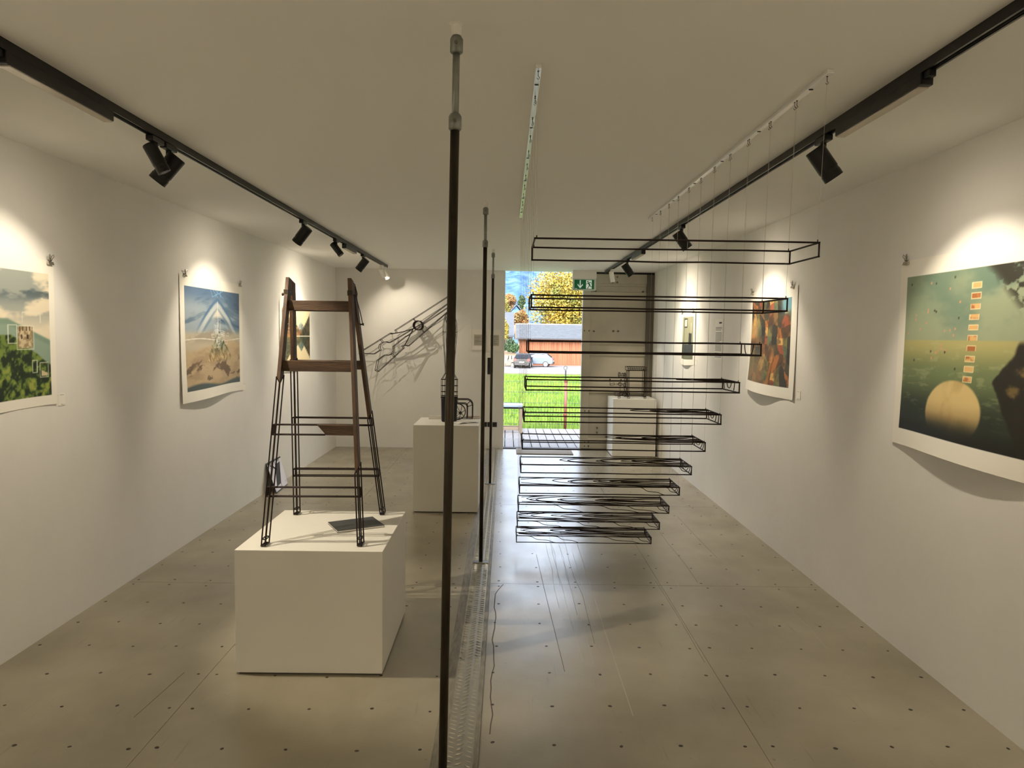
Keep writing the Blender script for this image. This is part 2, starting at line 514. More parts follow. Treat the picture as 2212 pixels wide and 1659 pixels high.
def bar(x, y0, y1, label, watt=0):
    t = thing('linear_track_light', (x, y0, H - .035), label, 'light bar', 'linear lights on the tracks')
    if watt:  # only the added, unseen bars carry this fill light
        ld = bpy.data.lights.new('bar_fill_light', 'AREA'); ld.shape = 'RECTANGLE'; ld.size = .034; ld.size_y = y1 - y0 - .03
        ld.energy = watt * WATT; ld.color = WARM
        lo = bpy.data.objects.new('bar_fill_light', ld); C.objects.link(lo); lo.parent = t
        lo.location = Vector((x, (y0 + y1) / 2, H - .081)) - t.location
    MB().box(x - .021, x + .021, y0, y1, H - .075, H - .035).build('housing', M['black'], parent=t, bevel=.003)
    MB().box(x - .017, x + .017, y0 + .02, y1 - .004, H - .079, H - .074).build('diffuser', M['diffuser'], parent=t)
    MB().box(x - .012, x + .012, y0 - .03, y0, H - .058, H - .034).build('latch', M['black'], parent=t, bevel=.003)
bar(TLX, 2.33, 2.95, 'black linear track light on the left track, nearest the viewer')
bar(TRX, 2.38, 2.99, 'black linear track light on the right track, nearest the viewer')
bar(TLX, -.60, .0, 'added lit fill bar, unseen, on the near part of the left track', watt=11)  # this bar and the next are added out of view as room fill
bar(TRX, -.60, .0, 'added lit fill bar, unseen, on the near part of the right track', watt=11)
bar(TLX, 7.12, 7.62, 'short black linear light on the far part of the left track')
bar(TRX, 7.22, 7.80, 'short black linear light on the far part of the right track')

# ------------------------------------------------------------------ steel props between floor and ceiling
def prop(y, xt, xb, label):
    t = thing('steel_post', (xb, y, .004), label, 'post', 'steel posts along the tread strip')
    def at(z): return xb + (xt - xb) * z / H
    MB().tube([(at(.01), y, .010), (at(2.22), y, 2.22)], .0135, 12).build('tube', M['pole'], parent=t, smooth=True)
    MB().tube([(at(2.2), y, 2.20), (at(2.47), y, 2.47)], .0105, 12).build('threaded_rod', M['galv'], parent=t, smooth=True)
    for z in (2.22, 2.44):
        c = MB().lathe((at(z), y, z - .024), (0, 0, 1), [(0, .015), (.004, .019), (.040, .019), (.048, .014)], 14).build('collar', M['galv'], parent=t, smooth=True)
        MB().lathe((at(z) + .0, y - .017, z), (0, -1, 0), [(0, .005), (.008, .005)], 8).build('grub_screw', M['steeldark'], parent=c)
    MB().lathe((at(2.47), y, 2.466), (0, 0, 1), [(0, .014), (.03, .016), (.034, .022)], 14).build('ceiling_foot', M['white'], parent=t)
    MB().box(xb - .054, xb + .054, y - .03, y + .03, .0045, .0115).build('base_plate', M['galv'], parent=t, bevel=.001)
prop(2.165, -.157, -.183, 'dark steel post closest to the viewer, crossing the whole picture')
prop(4.985, -.154, -.160, 'middle one of the three dark steel posts, beside the wire stair')
prop(7.68, -.152, -.157, 'farthest of the three dark steel posts, before the framed notices')

# ------------------------------------------------------------------ plinths
def plinth(x0, x1, y0, y1, h, label):
    t = thing('plinth', ((x0 + x1) / 2, (y0 + y1) / 2, 0), label, 'plinth')
    MB().box(x0 + .012, x1 - .012, y0 + .012, y1 - .012, 0.0, .012).build('base', M['shadowgap'], parent=t)
    MB().box(x0, x1, y0, y1, .008, h).build('body', M['plinth'], parent=t, bevel=.0025)
    return t
P1Z, P2Z, P3Z = .592, .790, .775
plinth(-1.245, -.560, 3.288, 4.050, P1Z, 'low wide white plinth carrying the wood and wire ladder')
plinth(-.822, -.236, 6.405, 7.010, P2Z, 'tall white plinth behind the near post, carrying the wire paintbrush')
plinth(1.432, 2.010, 9.560, 10.100, P3Z, 'white plinth by the steel door, carrying the wire machine')

# ------------------------------------------------------------------ ladder, half wood and half wire
lad = thing('step_ladder', (-.9, 3.66, P1Z), 'old brown wooden stepladder whose lower half is drawn in black wire', 'ladder')
W2, D2 = .0095, .027
ZB, ZT = P1Z + .003, 1.874
legs = {
    'fl': ((-1.127, 3.362), (-1.098, 3.668), 1.350, 1),
    'fr': ((-.680, 3.382), (-.790, 3.668), .925, -1),
    'rl': ((-1.150, 3.962), (-1.100, 3.726), 1.425, 1),
    'rr': ((-.678, 3.984), (-.795, 3.726), 1.135, -1),
}
def axis(k, z):
    (bx, by), (tx, ty), _, _ = legs[k]
    t = (z - ZB) / (ZT - ZB)
    return bx + (tx - bx) * t, by + (ty - by) * t
WR = .0034
for k, (b, t_, zc, sg) in legs.items():
    zz = [zc + .030, zc, zc + .035, zc + .045] if sg > 0 else [zc, zc + .030, zc + .045, zc + .035]
    cs = [(-W2, -D2), (W2, -D2), (W2, D2), (-W2, D2)]
    lo = []; hi = []
    for (dx, dy), z in zip(cs, zz):
        ax, ay = axis(k, z); lo.append((ax + dx, ay + dy, z))
        tz = ZT - (.012 if k[0] == 'r' else 0) - (.012 if dy > 0 else 0)
        ax, ay = axis(k, tz); hi.append((ax + dx, ay + dy, tz))
    MB().hexa(lo + hi).build('wooden_rail', M['wood'], parent=lad, bevel=.002)
    wm = MB()
    feet = []; ring = []
    for (dx, dy), p in zip(cs, lo):
        ax, ay = axis(k, ZB + .004)
        ft = (ax + dx, ay + dy, ZB + .004)
        wm.wire([p, ft], WR); feet.append(ft)
        ax, ay = axis(k, ZB + .032); ring.append((ax + dx, ay + dy, ZB + .032))
    wm.wire(feet, WR, closed=True)
    wm.wire([feet[0], feet[2]], WR * .9); wm.wire([feet[1], feet[3]], WR * .9)
    wm.wire(ring, WR * .9, closed=True)
    wm.wire(lo, WR * .8, closed=True)
    wm.build('wire_leg', M['wire'], parent=lad, smooth=False)
def wood_rung(z0, z1, side, xa=None, cut=0.0):
    l, r = ('fl', 'fr') if side == 'f' else ('rl', 'rr')
    zm = (z0 + z1) / 2
    xl, yl = axis(l, zm); xr, yr = axis(r, zm)
    sgn = -1 if side == 'f' else 1
    y0 = (yl + yr) / 2 + (.004 if side == 'f' else -.004)
    xl0 = xl - .006 if xa is None else xa
    v = [(xl0 + cut, y0 - .010, z0), (xr + .006, y0 - .010, z0), (xr + .006, y0 + .010, z0), (xl0 + cut, y0 + .010, z0),
         (xl0, y0 - .010, z1), (xr + .006, y0 - .010, z1), (xr + .006, y0 + .010, z1), (xl0, y0 + .010, z1)]
    MB().hexa(v).build('wooden_rung', M['woodx'], parent=lad, bevel=.0018)
    return y0
def wire_rung(z0, z1, side, x1=None, dd=.018):
    l, r = ('fl', 'fr') if side == 'f' else ('rl', 'rr')
    wm = MB()
    zm = (z0 + z1) / 2
    ends = []
    for kk, s_ in ((l, -1), (r, 1)):
        ring = []
        for z in (z0, z1):
            ax, ay = axis(kk, z)
            for dy in (-dd, dd):
                xx = ax + s_ * W2
                if kk == r and x1 is not None: xx = x1 + (.035 if z == z0 else 0)
                ring.append((xx, ay + dy, z))
        ends.append(ring)
    for a, b in zip(*ends): wm.wire([a, b], WR * .95)
    for rg in ends[:1 if x1 is not None else 2]: wm.wire([rg[0], rg[1], rg[3], rg[2]], WR * .9, closed=True)
    wm.build('wire_rung', M['wire'], parent=lad)
wood_rung(1.708, 1.758, 'f'); wood_rung(1.407, 1.460, 'f')
wood_rung(1.708, 1.756, 'r'); wood_rung(1.408, 1.455, 'r')
wood_rung(1.102, 1.153, 'f', xa=-.915, cut=.045)
wire_rung(1.104, 1.151, 'f', x1=-.91, dd=.010)
wire_rung(.816, .858, 'f', dd=.008)
wire_rung(1.104, 1.144, 'r'); wire_rung(.817, .856, 'r')
# hinge straps, bolts and cord
for k in ('fl', 'fr'):
    ax, ay = axis(k, 1.80)
    s_ = -1 if k == 'fl' else 1
    MB().box(ax - W2 - .003, ax + W2 + .003, ay - D2 - .003, ay + D2 + .012, 1.785, 1.812).build('hinge_strap', M['rust'], parent=lad, bevel=.002)
    MB().lathe((ax + s_ * .008, ay, 1.788), (s_, 0, 0), [(0, .004), (.014, .004), (.015, .008), (.019, .008), (.022, .003)], 10).build('wing_bolt', M['rust'], parent=lad)
for k in legs:
    for z in (1.80, 1.64):
        ax, ay = axis(k, z)
        s_ = 1 if k[1] == 'l' else -1
        MB().lathe((ax + s_ * W2 * .8, ay + .006, z), (s_, 0, 0), [(0, .004), (.005, .004), (.006, .002)], 8).build('bolt_head', M['chrome'], parent=lad)
ax, ay = axis('fr', 1.84); bx, by = axis('rr', 1.64)
x_ = ax + .017
MB().tube([(x_, ay + .03, 1.835), (x_ + .004, ay + .022, 1.80), (x_ - .002, ay + .03, 1.775), (x_ + .002, ay + .026, 1.74), (x_ + .004, by - .05, 1.66), (x_ + .01, by - .045, 1.645)], .0022, 6).build('cord', M['inkdark'], parent=lad)
MB().tube([(x_, ay + .03, 1.835), (x_ + .006, ay + .046, 1.80), (x_ + .002, ay + .05, 1.775), (x_ + .012, by - .01, 1.70), (x_ + .022, by - .004, 1.645)], .0022, 6).build('cord', M['inkdark'], parent=lad)
MB().lathe((bx + .01, by, 1.645), (1, 0, 0), [(0, .004), (.014, .004), (.016, .007), (.02, .007)], 10).build('wing_bolt', M['rust'], parent=lad)
# booklet
bk = thing('booklet', (-.78, 3.74, P1Z), 'thin dark grey booklet lying on the low plinth under the ladder', 'booklet')
q = [(-.838, 3.590), (-.622, 3.712), (-.717, 3.889), (-.930, 3.762)]
def shrink(q, f): 
    cx = sum(a for a, b in q) / 4; cy = sum(b for a, b in q) / 4
    return [(cx + (a - cx) * f, cy + (b - cy) * f) for a, b in q]
qi = shrink(q, .985)
MB().hexa([(a, b, P1Z + .0005) for a, b in q] + [(a, b, P1Z + .002) for a, b in q]).build('back_cover', M['cover'], parent=bk)
MB().hexa([(a, b, P1Z + .002) for a, b in qi] + [(a, b, P1Z + .009) for a, b in qi]).build('pages', M['paper'], parent=bk)
MB().hexa([(a, b, P1Z + .009) for a, b in q] + [(a, b, P1Z + .0108) for a, b in q]).build('front_cover', M['cover'], parent=bk, bevel=.0006)

# ------------------------------------------------------------------ hanging wire stair
SX0, SX1 = .092, 1.065
RW = .0032
strip_lab = ['white ceiling batten holding the left threads of the wire stair', 'white ceiling batten holding the right threads of the wire stair']
for sx, lb in zip((.094, 1.068), strip_lab):
    t = thing('ceiling_batten', (sx, 4.0, H), lb, 'batten', 'battens of the hanging stair')
    MB().box(sx - .011, sx + .011, 2.46, 5.52, H - .014, H).build('bar', M['batten'], parent=t, bevel=.002)
    hk = None
    for k in range(12):
        yy = 2.49 + .264 * k if k < 11 else 5.42
        for q_ in ((0,) if k in (0, 11) else (-.010, .010)):
            if hk is None:
                hk = MB()
                hk.lathe((sx, yy, H - .016), (0, 0, 1), [(0, .003), (.003, .003)], 8)
                hk.tube([(sx, yy, H - .015), (sx, yy, H - .030), (sx + .005, yy, H - .036), (sx, yy, H - .042), (sx - .004, yy, H - .036)], .0011, 5)
                hk = hk.build('hook', M['inkdark'], parent=t); y00 = yy
            else:
                copy_to(hk, t, (0, yy + q_ - y00, 0))
    sc = None
    for k in range(6):
        yy = 2.62 + .53 * k
        if sc is None:
            sc = MB().box(sx - .007, sx + .007, yy - .003, yy + .003, H - .0165, H - .012).build('screw_slot', M['inkdark'], parent=t); y01 = yy
        else: copy_to(sc, t, (0, yy - y01, 0))

ordinal = ['topmost', 'second', 'third', 'fourth', 'fifth', 'sixth', 'seventh', 'eighth', 'ninth', 'tenth', 'lowest']
ngrain = [0, 0, 1, 2, 3, 5, 7, 8, 9, 10, 11]
rg = random.Random(11)
for k in range(11):
    yn = 2.489 + .2633 * k; yr = yn + .255
    zt = 1.931 - .1772 * k; zb = zt - .047
    if k == 0: yr = yn + .256
    tail = 'without grain lines' if k < 2 else ('a few grain lines at its right' if k < 5 else 'filled with wood-grain lines')
    lab = f'{ordinal[k]} step of the hanging black wire stair, {tail}'
    if k in (0, 10): lab = f'{ordinal[k]} step of the hanging black wire stair, ' + ('a bare wire outline' if k == 0 else 'dense with wood-grain lines')
    t = thing('wire_step', ((SX0 + SX1) / 2, (yn + yr) / 2, zb), lab, 'wire stair step', 'steps of the hanging wire stair')
    jit = lambda: rg.uniform(-.0015, .0015)
    def edge(mb, a, b):
        a = Vector(a); b = Vector(b); n = 6
        pts = [a.lerp(b, i / n) + (Vector((0, jit(), jit())) if 0 < i < n and abs(a.x - b.x) > .5 else Vector()) for i in range(n + 1)]
        e = (b - a).normalized() * RW * .9
        pts[0] -= e; pts[-1] += e
        mb.tube(pts, RW, 6)
    cn = {(i, j, l): ((SX0, SX1)[i], (yn, yr)[j], (zb, zt)[l]) for i in (0, 1) for j in (0, 1) for l in (0, 1)}
    fr = MB()
    for j in (0, 1):
        for l in (0, 1):
            if k == 0 and j == 0 and l == 0: continue
            edge(fr, cn[0, j, l], cn[1, j, l])
    for i_ in (0, 1):
        for l in (0, 1):
            if k == 0 and i_ == 0 and l == 0: continue
            edge(fr, cn[i_, 0, l], cn[i_, 1, l])
        for j in (0, 1):
            if k == 0 and i_ == 0 and j == 0: continue
            edge(fr, cn[i_, j, 0], cn[i_, j, 1])
    fr.build('frame', M['wire'], parent=t)
    n = ngrain[k]
    if n:
        gm = MB(); gr = RW * .66
        dep = yr - yn
        cy = yn + .60 * dep
        amax = min(.05 + .024 * n, .26)
        full = SX1 - SX0
        for j in range(n):
            a = amax * (j + .8) / n + rg.uniform(-.004, .004)
            bb = a * (1.0 if n < 5 else .55)
            seg = []
            for w in range(25):
                th = math.pi * w / 24
                yy = cy + a * math.cos(th); z = zt - bb * math.sin(th)
                if yn - 1e-4 <= yy <= yr + 1e-4 and z >= zb - 1e-4:
                    seg.append((SX1, yy, z))
                else:
                    if len(seg) > 1: gm.tube(seg, gr, 5)
                    seg = []
            if len(seg) > 1: gm.tube(seg, gr, 5)
            # the two flanks of one growth ring run along the tread and meet in a slim tip
            Lk = min(full * 1.25, (.06 + .125 * (k - 2)) * (.35 + .95 * (j + 1) / n) * rg.uniform(.85, 1.15))
            if k == 2: Lk = .03
            ph = rg.uniform(0, 6); kink = rg.uniform(.25, .8)
            for s_ in (-1, 1):
                seg = []
                for w in range(34):
                    u = w / 33
                    xx = SX1 - Lk * u
                    if xx < SX0 + .002: break
                    step_ = .018 / (1 + math.exp((u - kink) * 40))
                    yy = cy + s_ * (a * .92 * math.sqrt(max(0, 1 - u)) + (step_ - .009) * (1 - u)) + .012 * math.sin(u * 6 + ph) * u
                    if yy < yn or yy > yr:
                        if len(seg) > 1: gm.tube(seg, gr, 5)
                        seg = []
                        continue
                    seg.append((xx, yy, zt + .0004))
                if len(seg) > 1: gm.tube(seg, gr, 5)
        # rings that cut the front edge wander down the near face
        for j in range(max(0, k - 5) + (1 if k > 7 else 0)):
            xs = SX0 + full * (.97 - (.16 + .03 * (k - 6)) * (j + .35) * rg.uniform(.9, 1.1))
            if xs < SX0 + .02: break
            Lf = min(SX1 - xs, rg.uniform(.16, .34)); fs = []
            if Lf < .03: continue
            for w in range(21):
                u = w / 20
                drop = (.25 * u + .45 / (1 + math.exp(-(u - .3) * 26)) + .30 / (1 + math.exp(-(u - .85) * 22)))
                fs.append((xs + Lf * u, yn - .0004, zt - (zt - zb) * min(1.0, drop)))
            gm.tube(fs, gr, 5)
        gm.build('grain_lines', M['wire'], parent=t)
    for sx, xx in ((.094, SX0), (1.068, SX1)):
        for yy in (yn, yr):
            xo = xx + (.006 if xx < .5 else -.006)
            MB().tube([(xo, yy, zt), (sx, yy, H - .040)], .0005, 5).build('thread', M['thread'], parent=t)
            MB().lathe((xo, yy, zt), (0, 0, 1), [(0, .0022), (.010, .0018)], 6).build('knot', M['inkdark'], parent=t)

# ------------------------------------------------------------------ wire clothes peg on the back wall
peg = thing('wire_clothes_peg', (-1.4, YB - .02, 1.5), 'giant clothes peg of black wire outlines mounted on the back wall', 'wire sculpture')
PY = (YB - .08, YB - .21)
def peg_outline(name, pts, closed=True, ribs=()):
    mb = MB()
    for y_ in PY:
        mb.wire([(a, y_, b) for a, b in pts], .0042, 5, closed=closed)
    for i in ribs:
        a, b = pts[i]; mb.wire([(a, PY[0], b), (a, PY[1], b)], .0038, 5)
    return mb.build(name, M['wire'], parent=peg)
def arc(cx, cz, r, a0, a1, n=10):
    return [(cx + r * math.cos(math.radians(a0 + (a1 - a0) * i / n)), cz + r * math.sin(math.radians(a0 + (a1 - a0) * i / n))) for i in range(n + 1)]
upper = [(-.797, 2.126), (-1.275, 1.812), (-1.295, 1.800), (-1.530, 1.647), (-1.513, 1.612), (-1.560, 1.600), (-1.592, 1.608), (-1.731, 1.519), (-2.005, 1.345), (-2.02, 1.322), (-1.82, 1.317), (-1.735, 1.372),
         (-1.752, 1.405), (-1.742, 1.445), (-1.703, 1.478), (-1.66, 1.487), (-1.61, 1.474), (-1.40, 1.60), (-1.372, 1.618), (-1.165, 1.745), (-.745, 2.075)]
peg_outline('upper_jaw', upper, ribs=(0, 1, 3, 4, 6, 8, 10, 11, 13, 14, 16, 17, 20))
lower = [(-.765, 1.954), (-1.115, 1.640), (-1.350, 1.432), (-1.384, 1.441), (-1.432, 1.432), (-1.415, 1.402), (-1.764, 1.074), (-1.800, 1.095), (-1.771, 1.234), (-1.675, 1.305), (-1.619, 1.302), (-1.575, 1.325), (-1.548, 1.37), (-1.556, 1.425), (-1.39, 1.56), (-1.345, 1.585), (-1.15, 1.735), (-.735, 2.02)]
peg_outline('lower_jaw', lower, ribs=(0, 1, 2, 4, 5, 6, 7, 8, 9, 11, 13, 14, 17))
mb = MB()
for a, b, c, d in ((-1.283, 1.806, -1.245, 1.762), (-1.731, 1.519, -1.703, 1.478), (-1.135, 1.622, -1.17, 1.668), (-1.545, 1.28, -1.575, 1.315)):
    for y_ in PY: mb.wire([(a, y_, b), (c, y_, d)], .004, 5)
mb.build('cross_wires', M['wire'], parent=peg)
sp = MB()
pts = []
for i in range(7 * 20):
    th = 2 * math.pi * i / 20
    pts.append((-1.212 + .062 * math.cos(th), PY[1] - .08 + (PY[0] - PY[1] + .09) * i / 140, 1.717 + .062 * math.sin(th)))
sp.tube(pts, .0062, 6)
for y_ in (PY[1] - .08, PY[1] - .07):
    sp.wire([(-1.262, y_, 1.68), (-1.384, y_, 1.441)], .0058, 6)
    sp.wire([(-1.268, y_ + .006, 1.672), (-1.40, y_ + .012, 1.628), (-1.575, y_ + .02, 1.596)], .0058, 6)
sp.wire([(-1.384, PY[1] - .08, 1.441), (-1.40, PY[0], 1.436)], .005, 6)
sp.wire([(-1.575, PY[1] - .06, 1.596), (-1.575, PY[0], 1.596)], .005, 6)
sp.build('spring', M['wire'], parent=peg)
MB().wire([(-1.15, PY[0], 1.735), (-1.15, YB - .004, 1.735)], .003, 5).wire([(-1.675, PY[0], 1.305), (-1.675, YB - .004, 1.305)], .003, 5).wire([(-1.592, PY[0], 1.608), (-1.592, YB - .004, 1.608)], .003, 5).build('wall_pins', M['wire'], parent=peg)

# ------------------------------------------------------------------ wire paintbrush on the tall plinth
BX, BY = -.522, 6.66
br = thing('wire_paintbrush', (BX, BY, P2Z), 'upright paintbrush with black bristles and a handle of black wire', 'wire sculpture')
prof = [(0.0, .066), (.01, .071), (.10, .073), (.218, .076)]
nb = 40
def ell(z, r, n=24, q_=.45): return [(BX + r * math.cos(2 * math.pi * i / n), BY + r * q_ * math.sin(2 * math.pi * i / n), z) for i in range(n)]
mb = MB(); v = []; f = []
for z, r in prof:
    for i in range(nb):
        w = 2 * math.pi * i / nb
        rr = r * (1 if i % 2 else .975)
        v.append((BX + rr * math.cos(w), BY + rr * .45 * math.sin(w), P2Z + z + (.004 * math.sin(i * 3.3) + .004 if z == 0 else 0)))
for i in range(len(prof) - 1):
    for k_ in range(nb): f.append((i * nb + k_, i * nb + (k_ + 1) % nb, (i + 1) * nb + (k_ + 1) % nb, (i + 1) * nb + k_))
f.append(tuple(range(nb))[::-1]); f.append(tuple((len(prof) - 1) * nb + k_ for k_ in range(nb)))
mb.add(v, f).build('bristles', M['bristle'], parent=br)
fe = MB()
for z in (1.015, 1.022, 1.035, 1.072, 1.128, 1.185):
    fe.tube(ell(z, .077), .0034, 5, closed=True)
for w in range(8):
    th = 2 * math.pi * (w + .3) / 8
    c_, s_ = math.cos(th), math.sin(th) * .45
    fe.wire([(BX + .077 * c_, BY + .077 * s_, 1.012), (BX + .077 * c_, BY + .077 * s_, 1.185), (BX + .040 * c_, BY + .040 * s_, 1.245)], .0026, 5)
fe.build('ferrule', M['wire'], parent=br)
ha = MB()
hp = [(1.245, .040), (1.30, .044), (1.40, .050), (1.50, .058), (1.58, .064), (1.63, .067), (1.70, .062), (1.76, .050), (1.80, .032), (1.822, .012)]
for w in range(8):
    th = 2 * math.pi * (w + .3) / 8
    ha.tube([(BX + r * math.cos(th), BY + r * .55 * math.sin(th), z) for z, r in hp], .0026, 5)
for z, r in ((1.245, .040), (1.622, .067), (1.80, .032)):
    ha.tube(ell(z, r, 20, .55), .0028, 5, closed=True)
for sx in (-.022, .026):
    ha.tube([(BX + sx + .015 * math.cos(2 * math.pi * i / 16), BY - .026, 1.735 + .028 * math.sin(2 * math.pi * i / 16)) for i in range(16)], .0026, 5, closed=True)
ha.build('handle', M['wire'], parent=br)

# wire object behind the brush: arched carrier with a spoked wheel
wi = thing('wire_appliance', (-.43, 6.88, P2Z), 'low arched wire appliance with a spoked wheel behind the brush', 'wire sculpture')
def archpts(x0, x1, y_, z1, r):
    p = [(x0, y_, P2Z + .012)]
    p += [(x0 + r - r * math.cos(a), y_, z1 - r + r * math.sin(a)) for a in [math.pi / 2 * i / 6 for i in range(7)]]
    p += [(x1 - r + r * math.sin(a), y_, z1 - r + r * math.cos(a)) for a in [math.pi / 2 * i / 6 for i in range(7)]]
    return p + [(x1, y_, P2Z + .012)]
mb = MB()
for y_ in (6.83, 6.93):
    mb.tube(archpts(-.56, -.316, y_, .985, .055), .0042, 6)
    mb.tube(archpts(-.52, -.366, y_, .945, .03), .0042, 6)
for a, b in (((-.34, .967), (-.375, .935)), ((-.318, .935), (-.368, .915)), ((-.535, .967), (-.51, .94))):
    mb.wire([(a[0], 6.83, a[1]), (b[0], 6.83, b[1])], .0035, 5); mb.wire([(a[0], 6.83, a[1]), (a[0], 6.93, a[1])], .0035, 5)
mb.build('arched_frame', M['wire'], parent=wi)
mb = MB()
cx, cz, rr = -.455, P2Z + .082, .075
for y_ in (6.80, 6.815): mb.tube([(cx + rr * math.cos(2 * math.pi * i / 28), y_, cz + rr * math.sin(2 * math.pi * i / 28)) for i in range(28)], .0038, 6, closed=True)
mb.tube([(cx + .03 + .012 * math.cos(2 * math.pi * i / 14), 6.80, cz - .012 + .012 * math.sin(2 * math.pi * i / 14)) for i in range(14)], .0032, 5, closed=True)
for i in range(8):
    w = 2 * math.pi * i / 8 + .2
    mb.wire([(cx + .03, 6.80, cz - .012), (cx + rr * math.cos(w), 6.80, cz + rr * math.sin(w))], .0026, 5)
mb.wire([(cx, 6.80, cz + rr), (cx, 6.86, cz + .10)], .003, 5)
mb.build('wheel', M['wire'], parent=wi)
mb = MB()
mb.wire([(-.56, 6.83, P2Z + .014), (-.316, 6.83, P2Z + .014), (-.316, 6.93, P2Z + .014), (-.56, 6.93, P2Z + .014)], .0035, 5, closed=True)
mb.build('foot_frame', M['wire'], parent=wi)
# printed matter on that plinth
def slab(name, pts, z0, z1, m, label, cat, group=None):
    o = MB().hexa([(a, b, z0) for a, b in pts] + [(a, b, z1) for a, b in pts]).build(name, m, origin=(sum(p[0] for p in pts) / 4, sum(p[1] for p in pts) / 4, z0), bevel=.0008)
    return tag(o, label, cat, group)
M['brownbook'] = mat('brown_card', rgb(150, 118, 104), 0.7)
M['greycard'] = mat('pale_grey_card', rgb(186, 180, 166), 0.6)
def book(pts, h, cov, label, name='booklet'):
    cx = sum(p[0] for p in pts) / 4; cy = sum(p[1] for p in pts) / 4
    t = thing(name, (cx, cy, P2Z), label, 'booklet')
    MB().hexa([(a, b, P2Z + .0006) for a, b in pts] + [(a, b, P2Z + .003) for a, b in pts]).build('back_cover', cov, parent=t)
    qi = shrink(pts, .985)
    MB().hexa([(a, b, P2Z + .003) for a, b in qi] + [(a, b, P2Z + h - .0025) for a, b in qi]).build('pages', M['paper'], parent=t)
    MB().hexa([(a, b, P2Z + h - .0025) for a, b in pts] + [(a, b, P2Z + h) for a, b in pts]).build('front_cover', cov, parent=t)
book([(-.735, 6.87), (-.60, 6.87), (-.60, 6.985), (-.735, 6.985)], .026, M['greycard'], 'pale grey book at the back left of the tall plinth, left of the brush')
book([(-.385, 6.955), (-.250, 6.955), (-.250, 7.0), (-.385, 7.0)], .020, M['brownbook'], 'small brown book at the back right corner of the tall plinth')
def leaflet(pts, lift, label):
    t = thing('leaflet', (sum(p[0] for p in pts) / 4, sum(p[1] for p in pts) / 4, P2Z), label, 'leaflet', 'leaflets on the tall plinth')
    v = []; f = []; n = 10
    A, B, C_, D_ = [Vector(p + (0,)) for p in pts]
    for j in range(2):
        for i in range(n + 1):
            u = i / n
            for w in (0, 1):
                p = (A.lerp(B, u)) if w == 0 else (D_.lerp(C_, u))
                v.append((p.x, p.y, P2Z + .0012 + lift * math.sin(u * math.pi) ** 2 + .0008 * j))
    for i in range(n):
        a = 2 * i; f.append((a, a + 1, a + 3, a + 2)); b = 2 * (n + 1) + 2 * i; f.append((b, b + 2, b + 3, b + 1))
    MB().add(v, f).build('sheet', M['paper'], parent=t)
leaflet([(-.43, 6.50), (-.33, 6.57), (-.40, 6.70), (-.50, 6.62)], .010, 'curled white leaflet nearest the front of the tall plinth')
leaflet([(-.34, 6.58), (-.25, 6.66), (-.31, 6.80), (-.41, 6.72)], .006, 'flat white leaflet toward the right side of the tall plinth')

# ------------------------------------------------------------------ wire machine on the plinth by the door
ma = thing('wire_machine', (1.75, 9.85, P3Z), 'wire model of a press with tall frame and side cranks on the door plinth', 'wire sculpture')
mr = .0034
def rect3(mb, x0, x1, z0, z1, y_, r=mr): mb.wire([(x0, y_, z0), (x1, y_, z0), (x1, y_, z1), (x0, y_, z1)], r, 5, closed=True)
fr = MB()
zb_ = P3Z + .02
for y_ in (9.70, 9.84):
    rect3(fr, 1.645, 1.66, zb_, 1.145, y_); rect3(fr, 1.865, 1.885, zb_, 1.16, y_)
    rect3(fr, 1.625, 1.89, 1.15, 1.20, y_)
    fr.wire([(1.66, y_, zb_ + .01), (1.865, y_, zb_ + .01)], mr, 5)
for x_ in (1.645, 1.66, 1.865, 1.885): fr.wire([(x_, 9.70, zb_), (x_, 9.84, zb_)], mr, 5); fr.wire([(x_, 9.70, 1.15), (x_, 9.84, 1.15)], mr, 5)
fr.build('press_frame', M['wire'], parent=ma)
ro = MB()
for i in range(9):
    x_ = 1.66 + i * .025
    ro.tube([(x_, 9.77 + .022 * math.cos(a * math.pi / 5), 1.172 + .016 * math.sin(a * math.pi / 5)) for a in range(10)], .0024, 4, closed=True)
for a in range(4): ro.wire([(1.65, 9.77 + .022 * math.cos(a * 1.57), 1.172 + .016 * math.sin(a * 1.57)), (1.90, 9.77 + .022 * math.cos(a * 1.57), 1.172 + .016 * math.sin(a * 1.57))], .0022, 4)
ro.build('roller', M['wire'], parent=ma)
ge = MB()
rq = random.Random(5)
def gear(cx, y_, cz, r, sq=1.0, teeth=0):
    ge.tube([(cx + r * sq * math.cos(2 * math.pi * i / 14), y_, cz + r * math.sin(2 * math.pi * i / 14)) for i in range(14)], .0026, 4, closed=True)
for cx, cz, r, sq in ((1.525, 1.09, .034, .35), (1.575, 1.085, .03, .5), (1.60, 1.08, .036, .4), (1.615, 1.02, .03, .6), (1.54, .965, .02, 1.4), (1.60, .955, .026, .6), (1.615, .90, .028, .7), (1.56, .835, .018, 2.0), (1.60, .83, .028, 1.0), (1.65, .835, .022, 1.0)):
    for y_ in (9.68, 9.73): gear(cx, y_, cz, r, sq)
ge.wire([(1.62, 9.70, zb_), (1.62, 9.70, 1.15)], .0036, 5); ge.wire([(1.605, 9.72, zb_), (1.605, 9.72, 1.13)], .003, 5)
ge.wire([(1.52, 9.70, 1.085), (1.62, 9.70, 1.085)], .003, 5); ge.wire([(1.54, 9.70, zb_), (1.54, 9.70, 1.0)], .003, 5)
for z in (1.11, 1.06): ge.wire([(1.53, 9.70, z), (1.61, 9.70, z)], .0024, 4)
for i in range(14):
    x_ = 1.52 + rq.uniform(0, .13); z = zb_ + rq.uniform(0, .05); ge.wire([(x_, 9.70, z), (x_ + rq.uniform(-.03, .03), 9.74, z + rq.uniform(-.02, .02))], .0024, 4)
